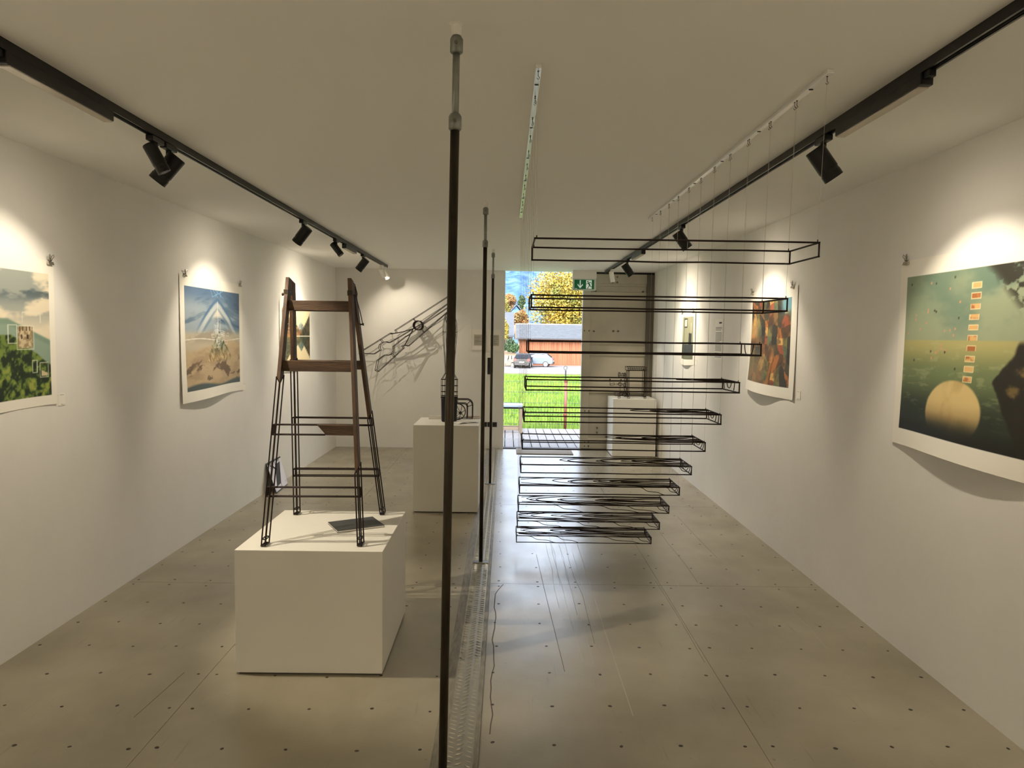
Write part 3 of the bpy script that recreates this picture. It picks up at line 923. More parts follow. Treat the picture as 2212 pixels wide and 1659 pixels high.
rect3(ge, 1.475, 1.64, zb_ + .012, zb_ + .05, 9.69, .0026); rect3(ge, 1.475, 1.64, zb_ + .012, zb_ + .05, 9.80, .0026)
ge.build('gear_train', M['wire'], parent=ma)
cr_ = MB()
cr_.wire([(1.405, 9.69, .968), (1.455, 9.69, .98), (1.455, 9.69, .955), (1.405, 9.69, .945)], .0026, 5, closed=True)
cr_.wire([(1.455, 9.69, .968), (1.56, 9.69, .972)], .003, 5); cr_.wire([(1.40, 9.69, .955), (1.40, 9.69, 1.02)], .0026, 5)
cr_.lathe((1.40, 9.69, 1.018), (0, 0, 1), [(0, .003), (.006, .009), (.014, .009), (.02, .003)], 8); cr_.lathe((1.548, 9.69, 1.018), (0, 0, 1), [(0, .003), (.006, .009), (.014, .009), (.02, .003)], 8)
cr_.build('crank', M['wire'], parent=ma)
for fx in (1.525, 1.655, 1.875):
    mb = MB()
    mb.wire([(fx - .014, 9.68, P3Z + .004), (fx + .014, 9.68, P3Z + .004), (fx + .014, 9.68, zb_ + .01), (fx - .014, 9.68, zb_ + .01)], .003, 5, closed=True)
    mb.wire([(fx - .014, 9.68, P3Z + .004), (fx - .014, 9.66, P3Z + .004)], .003, 5); mb.wire([(fx, 9.68, zb_), (fx, 9.72, zb_)], .003, 5)
    mb.build('foot', M['wire'], parent=ma)

# ------------------------------------------------------------------ prints
def sr2lin(a):
    return np.where(a <= .04045, a / 12.92, ((a + .055) / 1.055) ** 2.4)
def vnoise(u, v, sc, seed, asp=1.0):
    r = np.random.RandomState(seed); g = r.rand(64, 64)
    x = u * sc * asp; y = v * sc
    xi = np.floor(x).astype(int); yi = np.floor(y).astype(int)
    fx = x - xi; fy = y - yi
    fx = fx * fx * (3 - 2 * fx); fy = fy * fy * (3 - 2 * fy)
    G = lambda a, b: g[a % 64, b % 64]
    return (G(xi, yi) * (1 - fx) + G(xi + 1, yi) * fx) * (1 - fy) + (G(xi, yi + 1) * (1 - fx) + G(xi + 1, yi + 1) * fx) * fy
def fbm(u, v, sc, seed, asp=1.0, oct_=5):
    t = 0; a = .5; s_ = 0
    for i in range(oct_):
        t = t + a * vnoise(u, v, sc * 2 ** i, seed + i * 7, asp); s_ += a; a *= .55
    return t / s_
def col(r, g, b): return np.array([r, g, b]) / 255.0
def mixc(c, m, d):
    m = np.clip(m, 0, 1)[..., None]
    return c * (1 - m) + d * m
def ss(a, b, x):
    t = np.clip((x - a) / (b - a), 0, 1); return t * t * (3 - 2 * t)
def flat(c, u): return np.ones(u.shape + (3,)) * c
def outline(u, v, x0, x1, y0, y1, w=.004):
    ins = (u > x0 - w) & (u < x1 + w) & (v > y0 - w) & (v < y1 + w)
    core = (u > x0 + w) & (u < x1 - w) & (v > y0 + w) & (v < y1 - w)
    return (ins & ~core).astype(float)
def seg_m(u, v, ax, ay, bx, by, w):
    dx, dy = bx - ax, by - ay; t = np.clip(((u - ax) * dx + (v - ay) * dy) / (dx * dx + dy * dy), 0, 1)
    d = np.hypot(u - ax - t * dx, v - ay - t * dy); return 1 - ss(w * .6, w * 1.3, d)

def pic_mountain(u, v):                         # v up
    n = fbm(u, v, 4, 3, 1.5)
    c = flat(col(226, 214, 190), u)
    c = mixc(c, ss(.44, .6, fbm(u, v * 2.2, 3, 12, 1.3)) * ss(.5, .75, v), col(150, 156, 150))
    c = mixc(c, ss(.5, .62, fbm(u, v * 2.6, 3.3, 41, 1.2)) * ss(.72, .85, v) * (1 - ss(.93, 1, v)), col(84, 98, 104))
    ridge = .58 - .9 * np.clip(u - .72, 0, 1) - .30 * np.clip(.62 - u, 0, 1) + .03 * (n - .5) + .02
    far = .60 - .55 * np.clip(u - .70, 0, 1) - .2 * np.clip(.6 - u, 0, 1)
    c = mixc(c, ss(0, .02, far + .04 - v), col(122, 146, 128))
    c = mixc(c, ss(0, .03, far - v) * .6, col(146, 166, 152))
    m = ss(0, .015, ridge - .08 - v)
    tr = fbm(u, v, 22, 77, 1.5, 4)
    g = mixc(flat(col(38, 56, 24), u), ss(.35, .62, tr), col(104, 128, 52))
    g = mixc(g, ss(.55, .75, tr) * ss(.5, .1, v), col(150, 158, 66))
    g = mixc(g, ss(.55, .35, tr) * .7, col(18, 34, 16))
    c = mixc(c, m, g)
    tw = ((u > .765) & (u < .875) & (v > .40) & (v < .57)).astype(float)
    c = mixc(c, tw, mixc(flat(col(200, 184, 150), u), ss(.4, .62, fbm(u, v, 40, 19, 1.5)), col(146, 126, 94)))
    c = mixc(c, ((u > .787) & (u < .799) & (v > .475) & (v < .51) | (u > .83) & (u < .842) & (v > .475) & (v < .51)).astype(float), col(60, 46, 34))
    c = mixc(c, ((u > .765) & (u < .875) & (v > .535) & (v < .57) & (np.sin(u * 260) > .2)).astype(float), col(92, 76, 54))
    for a in ((.76, .88, .395, .575), (.70, .76, .44, .58), (.865, .90, .20, .30), (.92, .98, .16, .28), (.80, .93, .60, .68)):
        c = mixc(c, outline(u, v, *a, .003) * .7, col(222, 222, 206))
    c = mixc(c, ((u > .93) & (u < .975) & (v > .17) & (v < .22 - (u - .93) * .6)).astype(float), col(200, 186, 150))
    return c
def pic_island(u, v):
    n = fbm(u, v, 3, 5, 1.4)
    c = flat(col(150, 164, 176), u)
    sw = fbm(u * .8 + .10 * np.sin(v * 9), v * 3.0 + .6 * np.abs(u - .55), 2.6, 9, .7)
    c = mixc(c, ss(.40, .52, sw), col(96, 120, 142))
    c = mixc(c, ss(.54, .66, sw), col(62, 88, 120))
    c = mixc(c, ss(.78, .98, v) * .75, col(62, 92, 130))
    for h, wd, tone in ((.90, .018, col(76, 112, 150)), (.84, .030, col(196, 202, 204)), (.78, .02, col(112, 136, 156))):
        arch = h - 1.1 * np.abs(u - .56) ** 1.25
        c = mixc(c, ss(wd * 1.6, wd * .5, np.abs(v - arch)) * ss(.45, .2, np.abs(u - .56)) * .85, tone)
    c = mixc(c, ss(0, .05, .83 - .9 * np.abs(u - .56) - v) * ss(.68, .74, v), col(214, 210, 198))
    c = mixc(c, ss(.60, .52, v) * .8, col(196, 180, 150))
    c = mixc(c, ss(.5, .62, fbm(u, v * 2, 4, 44)) * ss(.42, .5, v) * ss(.62, .56, v) * .7, col(150, 140, 124))
    c = mixc(c, ss(.007, .002, np.abs(v - .485 - .012 * np.sin(u * 7))), col(230, 226, 214))
    sand = ss(.45, .40, v + .05 * np.sin(u * 5 + 1) + .05 * (n - .5))
    s_ = mixc(flat(col(190, 168, 132), u), ss(.4, .7, fbm(u, v * 2.5, 6, 21)) * .6, col(160, 136, 106))
    c = mixc(c, sand, s_)
    dark = ss(.60, .68, fbm(u * .9 + v, (v - u * .5) * 2.2, 5, 33)) * ss(.34, .22, v)
    c = mixc(c, dark * .85, col(96, 76, 58))
    hw = (.60 - v) * .80
    hill = ss(0, .02, hw - np.abs(u - .58) + .05 * (fbm(u, v, 16, 3) - .5)) * ss(.255, .28, v + .03 * np.abs(u - .58))
    hc = mixc(flat(col(66, 80, 56), u), ss(.40, .58, fbm(u, v, 30, 13)), col(168, 164, 132))
    hc = mixc(hc, ss(.42, .30, v) * .75, col(212, 186, 136))
    hc = mixc(hc, (fbm(u * 2.6, v * .6, 26, 61) > .54) * ss(.46, .30, v) * .8, col(128, 96, 62))
    c = mixc(c, hill, hc)
    rs = np.random.RandomState(6)
    for i in range(46):
        a = .58 + rs.normal() * .075; y0 = .40 + rs.rand() * .18; h = .03 + rs.rand() * .10 * math.exp(-((a - .57) / .07) ** 2) ; wd = .006 + rs.rand() * .02
        c = mixc(c, outline(u, v, a - wd, a + wd, y0, y0 + h, .0016) * .6, col(238, 238, 232))
    c = mixc(c, seg_m(u, v, .565, .62, .565, .88, .003), col(236, 238, 236))
    for i in range(6):
        c = mixc(c, seg_m(u, v, .44 + .045 * i, .995, .47 + .05 * ((i * 2) % 5), .925, .0035) * .8, col(126, 178, 224))
    c = mixc(c, ss(.05, .02, v - .02 * np.sin(u * 8)), col(76, 88, 88))
    return c
def pic_lake(u, v):
    w = np.abs(v - .5); n = fbm(u, v, 9, 4, 1.5)
    c = flat(col(238, 222, 180), u)
    left = ss(0, .03, .52 - .62 * u + .10 * (n - .5) - w)
    l = mixc(flat(col(104, 84, 62), u), ss(.4, .6, fbm(u, w * 2, 18, 8)), col(170, 138, 98)); l = mixc(l, ss(.12, .02, w) * .6, col(186, 132, 74))
    mid = ss(0, .03, .30 - .9 * np.abs(u - .66) + .05 * (n - .5) - w)
    c = mixc(c, mid, mixc(flat(col(176, 186, 182), u), ss(.4, .6, fbm(u, w, 16, 18)), col(126, 130, 122)))
    c = mixc(c, left, l)
    right = ss(0, .02, -.62 + 1.05 * u + .05 * np.sin(u * 160) * .5 - w)
    c = mixc(c, right, mixc(flat(col(34, 38, 26), u), ss(.45, .65, fbm(u * 2, w * .6, 30, 28)), col(92, 80, 44)))
    c = mixc(c, ss(.02, .0, w) * ss(.3, .5, u), col(226, 220, 204))
    water = ss(.5, .47, v)
    c = mixc(c, water * .45 * (left + mid).clip(0, 1), col(44, 74, 56))
    c = mixc(c, ss(.13, .05, v + .05 * np.sin(u * 9)) * ss(.55, .35, u), col(150, 118, 58))
    return c
def pic_sea(u, v):                              # generic green-gold seascape
    c = flat(col(150, 160, 132), u)
    c = mixc(c, ss(.4, .62, fbm(u, v * 1.6, 2.4, 15, 1.2)) * ss(.5, .8, v), col(104, 128, 112))
    c = mixc(c, ss(.62, .85, v) * ss(.6, .3, u) * .5, col(120, 138, 116))
    sea = ss(.595, .585, v)
    s_ = mixc(flat(col(170, 164, 108), u), ss(.58, .38, v), col(110, 124, 84))
    s_ = mixc(s_, ss(.40, .12, v), col(38, 46, 34)); s_ = mixc(s_, ss(.12, 0, v), col(22, 22, 16))
    s_ = mixc(s_, ss(.56, .72, fbm(u, v * 2.5, 18, 2)) * .35 * ss(.05, .3, v), col(176, 178, 138))
    c = mixc(c, sea, s_)
    rx, ry = (u - .36) / .165, (v - .165) / .19
    mound = ss(1.04, .96, np.sqrt(rx * rx + ry * ry)) * ss(.03, .16, v + .04 * (fbm(u, v, 8, 23) - .5))
    rc = mixc(flat(col(212, 188, 130), u), ss(.35, .7, fbm(u * 1.5, v * .7, 6, 71)) * .55, col(160, 130, 80))
    rc = mixc(rc, ss(.24, .06, v) * .7, col(112, 90, 54))
    c = mixc(c, mound, rc)
    land = ss(0, .02, (u - .56) * 1.2 + .08 * (fbm(u, v, 6, 42) - .4) - np.abs(v - .36) * .55) * ss(.60, .56, v)
    c = mixc(c, land, mixc(flat(col(34, 30, 20), u), ss(.55, .7, fbm(u, v, 9, 91)), col(112, 94, 52)))
    c = mixc(c, ss(.40, .48, fbm(u, v, 16, 66)) * ss(-.02, .06, (u - .55) + (v - .90) * .7), col(44, 42, 30))
    rs = np.random.RandomState(4)
    for i in range(30):
        a, b = rs.uniform(.02, .36), rs.uniform(.42, .97)
        c = mixc(c, ss(.010, .006, np.hypot((u - a) * 1.6, v - b)), col(200, 150, 122) if i % 3 else col(62, 60, 44))
    for i in range(10):
        b = .885 - i * .059
        x0 = .415 - .0012 * i
        m = ((u > x0) & (u < x0 + .05) & (v > b) & (v < b + .030)).astype(float)
        c = mixc(c, m, mixc(flat(col(216, 172, 112), u), ss(.45, .6, fbm(u, v, 20, 5 + i)), col(168, 104, 56)))
        c = mixc(c, outline(u, v, x0, x0 + .05, b, b + .030, .0022) * .8, col(236, 222, 176))
    return c
def pic_brown(u, v):                            # generic patchwork of warm shapes
    cell = np.floor(u * 9 + 1.2 * vnoise(u, v, 6, 31)) * 17 + np.floor(v * 8 + 1.2 * vnoise(u, v, 5, 8)) * 31
    r = np.random.RandomState(3); pal = np.array([col(92, 60, 34), col(168, 104, 48), col(54, 50, 34), col(120, 112, 66), col(206, 160, 88), col(40, 34, 28), col(96, 106, 76), col(150, 78, 46), col(74, 66, 44), col(130, 96, 56)])
    c = pal[(np.abs(cell.astype(int)) * 7 + 3) % 10]
    c = mixc(c, ss(.4, .65, fbm(u, v, 16, 6)) * .55, col(58, 46, 32))
    c = mixc(c, ss(.45, .25, v) * ss(.55, .3, u) * .7, col(140, 116, 70))
    c = mixc(c, ss(.78, .9, v) * ss(.72, .85, u), col(110, 160, 178))
    c = mixc(c, ss(.3, .1, u) * ss(.45, .6, v) * ss(.85, .7, v) * .7, col(222, 176, 104))
    c = mixc(c, ss(.06, .0, np.abs(u - .62 - .2 * (v - .4))) * ss(.5, .3, v) * .6, col(226, 140, 56))
    return c
def pic_grey(u, v):                             # generic grey-green interior tones
    c = flat(col(150, 150, 122), u)
    c = mixc(c, ss(.4, .7, fbm(u, v, 3, 2)) * .3, col(128, 130, 104))
    c = mixc(c, ss(.36, .34, v), col(44, 48, 44)); c = mixc(c, ss(.16, .14, v), col(104, 106, 82))
    c = mixc(c, ((u > .62) & (u < .86) & (v > .34) & (v < .62)) * 1.0, col(38, 38, 34))
    c = mixc(c, outline(u, v, .16, .44, .76, .95, .02), col(40, 38, 32)); c = mixc(c, ((u > .18) & (u < .42) & (v > .78) & (v < .93)) * 1.0, col(206, 202, 184))
    c = mixc(c, ((u > .78) & (u < .83) & (v > .6) & (v < .86)) * 1.0, col(206, 200, 176))
    return c

def color_mat():
    m = bpy.data.materials.new('giclee_print'); m.use_nodes = True
    b = m.node_tree.nodes['Principled BSDF']; b.inputs['Roughness'].default_value = .6
    a = m.node_tree.nodes.new('ShaderNodeAttribute'); a.attribute_name = 'ink'
    m.node_tree.links.new(a.outputs['Color'], b.inputs['Base Color'])
    return m
M['giclee'] = color_mat()

def art_print(side, y0, y1, z0, z1, iy0, iy1, iz0, iz1, fn, label, nu, nv, curl, seed):
    """a sheet hanging on a side wall; u runs left to right as one faces the wall"""
    wallx = XL if side == 'L' else XR
    sg = 1 if side == 'L' else -1
    t = thing('art_print', (wallx, (y0 + y1) / 2, z0), label, 'print', 'art prints clipped to the walls')
    U, V = np.meshgrid(np.linspace(0, 1, nu), np.linspace(0, 1, nv), indexing='ij')
    yy = y0 + (y1 - y0) * U if side == 'L' else y1 - (y1 - y0) * U
    zz = z0 + (z1 - z0) * V
    off = .006 + curl[0] * (1 - V) ** 3 * (np.sin(np.pi * (U * curl[1] + curl[2])) ** 2) + .004 * np.sin(U * 5 + seed) * (1 - V)
    xx = wallx + sg * np.maximum(off, .003)
    zz = zz - (.010 * (1 - V) ** 4) * np.sin(np.pi * U * 1.3 + seed)
    iu0 = (iy0 - y0) / (y1 - y0) if side == 'L' else (y1 - iy1) / (y1 - y0)
    iu1 = (iy1 - y0) / (y1 - y0) if side == 'L' else (y1 - iy0) / (y1 - y0)
    iv0 = (iz0 - z0) / (z1 - z0); iv1 = (iz1 - z0) / (z1 - z0)
    pu = (U - iu0) / (iu1 - iu0); pv = (V - iv0) / (iv1 - iv0)
    ink = fn(np.clip(pu, 0, 1), np.clip(pv, 0, 1))
    inside = (pu >= 0) & (pu <= 1) & (pv >= 0) & (pv <= 1)
    colr = np.where(inside[..., None], ink, col(240, 236, 226))
    colr = sr2lin(np.clip(colr, 0, 1))
    def grid(name, dx, rgba, m):
        co = np.stack([xx + dx - t.location.x, yy - t.location.y, zz - t.location.z], -1).reshape(-1, 3)
        me = bpy.data.meshes.new(name)
        ii = np.arange(nu * nv).reshape(nu, nv)
        q = np.stack([ii[:-1, :-1], ii[1:, :-1], ii[1:, 1:], ii[:-1, 1:]], -1).reshape(-1, 4)
        me.vertices.add(nu * nv); me.vertices.foreach_set('co', co.ravel())
        me.loops.add(q.size); me.loops.foreach_set('vertex_index', q.ravel().astype(np.int32))
        me.polygons.add(len(q)); me.polygons.foreach_set('loop_start', np.arange(0, q.size, 4, dtype=np.int32))
        me.polygons.foreach_set('loop_total', np.full(len(q), 4, dtype=np.int32))
        me.update(calc_edges=True); me.validate()
        if rgba is not None:
            at = me.color_attributes.new('ink', 'FLOAT_COLOR', 'POINT')
            at.data.foreach_set('color', np.concatenate([rgba.reshape(-1, 3), np.ones((nu * nv, 1))], 1).ravel().astype(np.float32))
        me.materials.append(m)
        for p in me.polygons: p.use_smooth = True
        o = bpy.data.objects.new(name, me); C.objects.link(o); o.parent = t
        return o
    grid('printed_sheet', 0.0, colr, M['giclee'])
    return t

art_print('L', 2.68, 3.830, 1.195, 1.950, 2.74, 3.785, 1.245, 1.880, pic_mountain, 'landscape print of a green forested mountain under clouds, far left', 250, 170, (.012, 1.0, .2), 1)
art_print('L', 5.288, 6.525, 1.070, 2.015, 5.365, 6.455, 1.150, 1.933, pic_island, 'print of a rocky island with white line drawing under a blue sky', 240, 200, (.045, .9, .15), 2)
art_print('L', 7.60, 8.800, 1.170, 1.930, 7.68, 8.750, 1.250, 1.860, pic_lake, 'print of a mountain mirrored in a lake, seen through the ladder', 180, 150, (.02, 1.0, .1), 3)
art_print('R', 2.40, 3.775, 1.060, 2.010, 2.45, 3.712, 1.145, 1.926, pic_sea, 'large green and gold seascape print at the right edge', 300, 230, (.060, .9, .12), 4)
art_print('R', 5.11, 6.090, 1.172, 1.985, 5.210, 6.045, 1.253, 1.905, pic_brown, 'print of crowded brown and orange shapes on the right wall', 220, 190, (.050, .9, .25), 5)
art_print('R', 7.87, 8.470, 1.300, 1.890, 7.945, 8.415, 1.361, 1.837, pic_grey, 'small grey-green print on the far part of the right wall', 110, 110, (.02, 1.0, .1), 6)

# bulldog clips holding the sheets
def clip(side, y_, z_, label):
    wx = XL if side == 'L' else XR; sg = 1 if side == 'L' else -1
    t = thing('bulldog_clip', (wx, y_, z_), label, 'clip', 'silver bulldog clips')
    X_ = wx + sg * .012
    MB().hexa([(wx + sg * .002, y_ - .021, z_ - .010), (wx + sg * .002, y_ + .021, z_ - .010), (wx + sg * .021, y_ + .021, z_ - .010), (wx + sg * .021, y_ - .021, z_ - .010),
               (wx + sg * .008, y_ - .021, z_ + .006), (wx + sg * .008, y_ + .021, z_ + .006), (wx + sg * .016, y_ + .021, z_ + .006), (wx + sg * .016, y_ - .021, z_ + .006)]).build('jaws', M['chrome'], parent=t)
    for s_ in (-1, 1):
        pts = [(X_, y_ + s_ * .004, z_ + .004), (X_ + sg * .004, y_ + s_ * .010, z_ + .020), (X_ + sg * .008, y_ + s_ * .020, z_ + .032), (X_ + sg * .008, y_ + s_ * .015, z_ + .042), (X_ + sg * .006, y_ + s_ * .006, z_ + .034), (X_, y_ + s_ * .002, z_ + .018)]
        MB().tube(pts, .0026, 6, closed=True).build('handle', M['chrome'], parent=t)
    MB().lathe((wx, y_, z_ + .012), (sg, 0, 0), [(0, .002), (.02, .002), (.021, .004)], 6).build('nail', M['galv'], parent=t)
clip('L', 3.795, 1.940, 'silver clip at the right top corner of the green mountain print')
clip('L', 5.370, 2.006, 'silver clip at the left top corner of the rocky island print')
clip('L', 6.470, 2.006, 'silver clip at the right top corner of the rocky island print')
clip('L', 8.755, 1.922, 'silver clip on top of the lake print, behind the ladder rung')
clip('R', 3.722, 2.000, 'silver clip at the left top corner of the large seascape print')
clip('R', 6.045, 1.977, 'silver clip at the left top corner of the brown and orange print')
clip('R', 5.195, 1.977, 'silver clip at the right top corner of the brown and orange print')
clip('R', 8.425, 1.882, 'silver clip at the left top corner of the small grey-green print')
clip('R', 7.930, 1.882, 'silver clip at the right top corner of the small grey-green print')

def card(side, y0, y1, z0, z1, label, rows=()):
    wx = XL if side == 'L' else XR; sg = 1 if side == 'L' else -1
    t = thing('label_card', (wx, (y0 + y1) / 2, z0), label, 'label card', 'title cards beside the prints')
    MB().box(min(wx, wx + sg * .003), max(wx, wx + sg * .003), y0, y1, z0, z1).build('card', M['paper'], parent=t)
    h = z1 - z0; w = y1 - y0
    MB().box(min(wx + sg * .003, wx + sg * .0034), max(wx + sg * .003, wx + sg * .0034), y0 + w * .25, y1 - w * .2, z1 - h * .10, z1 - h * .07).build('text_line', M['ink'], parent=t)
    MB().box(min(wx + sg * .003, wx + sg * .0034), max(wx + sg * .003, wx + sg * .0034), y0 + w * .35, y1 - w * .35, z0 + h * .07, z0 + h * .10).build('text_line', M['ink'], parent=t)
card('L', 3.846, 3.906, 1.190, 1.252, 'white title card right of the green mountain print')
card('L', 6.540, 6.605, 1.058, 1.130, 'white title card right of the rocky island print')
card('R', 5.005, 5.072, 1.180, 1.240, 'white title card right of the brown and orange print')
card('R', 7.760, 7.850, 1.300, 1.362, 'white title card right of the small grey-green print')

# tall text sheet on the right wall
t = thing('text_sheet', (XR, 6.99, 1.39), 'narrow white text sheet between two prints on the right wall', 'notice')
MB().box(XR - .004, XR - .0005, 6.862, 7.122, 1.388, 1.786).build('sheet', M['paper'], parent=t)
MB().box(XR - .0046, XR - .004, 6.90, 6.985, 1.742, 1.757).build('heading', M['inkdark'], parent=t)
zz = 1.715; rq = random.Random(2)
for i in range(21):
    zz -= .0125 + (.012 if i in (3, 11, 17) else 0)
    e = 7.095 - (0 if rq.random() > .3 else rq.uniform(.02, .12))
    MB().box(XR - .0045, XR - .004, 6.89 + (7.095 - e), 7.095, zz, zz + .005).build('text_line', M['ink'], parent=t)

# framed notices, switches and sockets on the back wall
def notice(x0, x1, z0, z1, label, px0, px1, pz0, pz1, seed):
    t = thing('framed_notice', ((x0 + x1) / 2, YB, z0), label, 'framed notice', 'framed notices on the back wall')
    w = .011
    for a in ((x0, x1, z1 - w, z1), (x0, x1, z0, z0 + w), (x0, x0 + w, z0 + w, z1 - w), (x1 - w, x1, z0 + w, z1 - w)):
        MB().box(a[0], a[1], YB - .022, YB, a[2], a[3]).build('frame_rail', M['white'], parent=t)
    MB().box(x0 + w, x1 - w, YB - .010, YB - .002, z0 + w, z1 - w).build('mount', M['paper'], parent=t)
    MB().box(px0, px1, YB - .0112, YB - .0098, pz0, pz1).build('sheet', M['greycard'], parent=t)
    r = random.Random(seed); z = pz1 - .018
    while z > pz0 + .012:
        if r.random() > .15:
            MB().box(px0 + .01, px0 + .01 + (px1 - px0 - .02) * r.uniform(.55, 1), YB - .0116, YB - .0111, z, z + .003).build('text_line', M['ink'], parent=t)
        z -= .0095
notice(-.500, -.288, 1.385, 1.679, 'left one of two white framed notices on the back wall', -.456, -.335, 1.452, 1.605, 1)
notice(-.276, -.071, 1.382, 1.676, 'right one of two white framed notices, next to the doorway', -.225, -.105, 1.450, 1.603, 5)
t = thing('light_switch', (-.23, YB, 1.17), 'tall black switch plate with three rockers on the back wall', 'switch')
MB().box(-.262, -.192, YB - .008, YB, 1.050, 1.284).build('plate', M['blackplastic'], parent=t, bevel=.003)
for i in range(3): MB().box(-.257, -.197, YB - .013, YB - .008, 1.055 + .0765 * i, 1.126 + .0765 * i).build('rocker', M['blackplastic'], parent=t, bevel=.003)
for i, x in enumerate((-.322, -.252, -.182)):
    t = thing('wall_socket', (x + .03, YB, .307), ['left', 'middle', 'right'][i] + ' one of three black sockets low on the back wall', 'socket', 'black wall sockets')
    MB().box(x, x + .062, YB - .008, YB, .308, .376).build('plate', M['blackplastic'], parent=t, bevel=.003)
    MB().lathe((x + .031, YB - .0075, .342), (0, -1, 0), [(0, .022), (.002, .022), (.002, .019), (-.002, .0185)], 18).build('insert', M['blackplastic'], parent=t)

# ------------------------------------------------------------------ exit sign
EY = 9.95
M['exit'] = mat('exit_green', rgb(0, 92, 52), .4, emit=.25)
M['exitw'] = mat('exit_white', rgb(225, 235, 225), .4, emit=.30)
M['acryl'] = mat('sign_acrylic', rgb(214, 226, 214), .2)
ex = thing('exit_sign', (1.05, EY, H), 'green emergency exit sign with arrow and running figure under the ceiling', 'exit sign')
MB().box(.890, 1.216, EY - .03, EY + .03, 2.388, H).build('housing', M['white'], parent=ex, bevel=.004)
MB().box(.893, 1.213, EY - .006, EY + .006, 2.228, 2.390).build('panel', M['acryl'], parent=ex)
MB().box(.918, 1.187, EY - .009, EY - .006, 2.246, 2.374).build('green_field', M['exit'], parent=ex)
def flatpoly(poly, y0, y1, m, name): return MB().prism(poly, lambda a, b: (a, y0, b), lambda a, b: (a, y1, b)).build(name, m, parent=ex)
mb = MB()
pl = lambda a, b, y_: (a, y_, b)
for poly in ([(.990, 2.366), (1.003, 2.366), (1.003, 2.275), (.990, 2.275)], [(.9965, 2.256), (1.035, 2.303), (1.029, 2.318), (.9965, 2.276)], [(.9965, 2.256), (.9965, 2.276), (.964, 2.318), (.958, 2.303)]):
    mb.prism(poly, lambda a, b: (a, EY - .0105, b), lambda a, b: (a, EY - .0088, b))
mb.build('arrow', M['exitw'], parent=ex)
flatpoly([(1.077, 2.368), (1.155, 2.368), (1.155, 2.252), (1.077, 2.252)], EY - .0105, EY - .0088, M['exitw'], 'doorway_mark')
fg = MB()
def limb(a, b, w):
    a = Vector(a); b = Vector(b); d = (b - a).normalized(); n_ = Vector((-d.y, d.x)) * w / 2
    fg.prism([tuple(a + n_), tuple(a - n_), tuple(b - n_), tuple(b + n_)], lambda p, q_: (p, EY - .0122, q_), lambda p, q_: (p, EY - .0100, q_))
fg.prism([(1.101 + .010 * math.cos(i * .5236), 2.349 + .010 * math.sin(i * .5236)) for i in range(12)], lambda p, q_: (p, EY - .0122, q_), lambda p, q_: (p, EY - .0100, q_))
limb((1.108, 2.336), (1.128, 2.298), .020)
limb((1.108, 2.334), (1.092, 2.322), .008); limb((1.094, 2.324), (1.080, 2.312), .007)
limb((1.112, 2.336), (1.140, 2.340), .008); limb((1.138, 2.341), (1.150, 2.322), .007)
limb((1.124, 2.300), (1.112, 2.278), .011); limb((1.114, 2.282), (1.094, 2.254), .009)
limb((1.128, 2.302), (1.140, 2.278), .011); limb((1.138, 2.279), (1.160, 2.278), .008)
fg.build('running_figure', M['exit'], parent=ex)
MB().box(.925, .955, EY - .0105, EY - .0088, 2.252, 2.258).build('small_print', M['exitw'], parent=ex)

# ------------------------------------------------------------------ clipboard on the floor, doormat
cb = thing('clipboard', (-2.31, 7.3, 0), 'black clipboard with two printed sheets leaning on the left wall', 'clipboard')
B0 = Vector((-2.262, 7.085, .002)); B1 = Vector((-2.288, 7.545, .002)); T0 = Vector((-2.376, 7.125, .292)); T1 = Vector((-2.378, 7.575, .290))
nrm = (B1 - B0).cross(T0 - B0).normalized()
if nrm.x < 0: nrm = -nrm
def onb(u, v, d): return B0.lerp(B1, u).lerp(T0.lerp(T1, u), v) + nrm * d
def slabuv(u0, u1, v0, v1, d0, d1, name, m, par):
    return MB().hexa([onb(u0, v0, d0), onb(u1, v0, d0), onb(u1, v1, d0), onb(u0, v1, d0), onb(u0, v0, d1), onb(u1, v0, d1), onb(u1, v1, d1), onb(u0, v1, d1)]).build(name, m, parent=par)
M['coolpaper'] = mat('cool_white_paper', rgb(226, 226, 238), .6)
slabuv(0, 1, 0, 1, 0, .004, 'board', M['blackplastic'], cb)
s1 = slabuv(.02, .50, .03, .93, .0045, .006, 'sheet', M['coolpaper'], cb); s2 = slabuv(.53, .985, .02, .95, .0045, .006, 'sheet', M['coolpaper'], cb)
for i in range(9):
    slabuv(.60, .64 + .02 * (i % 2), .82 - i * .085, .845 - i * .085, .006, .0064, 'text_line', M['ink'], s2); slabuv(.86, .90, .82 - i * .085, .84 - i * .085, .006, .0064, 'text_line', M['ink'], s2)
slabuv(.12, .3, .78, .80, .006, .0064, 'text_line', M['ink'], s1)
slabuv(.62, .80, .90, .955, .006, .012, 'spring_clip', M['chrome'], cb); slabuv(.15, .34, .90, .955, .006, .012, 'spring_clip', M['chrome'], cb)
MB().tube([onb(.12, .88, .014), onb(.30, .80, .014), onb(.47, .66, .012)], .0045, 8).build('pencil', M['inkdark'], parent=cb)
dm = MB().box(.155, .925, 9.66, 10.10, 0.0, .012).build('doormat', M['matfib'], origin=(.54, 9.88, 0), bevel=.004)
tag(dm, 'pale brown doormat inside the open doorway', 'doormat')
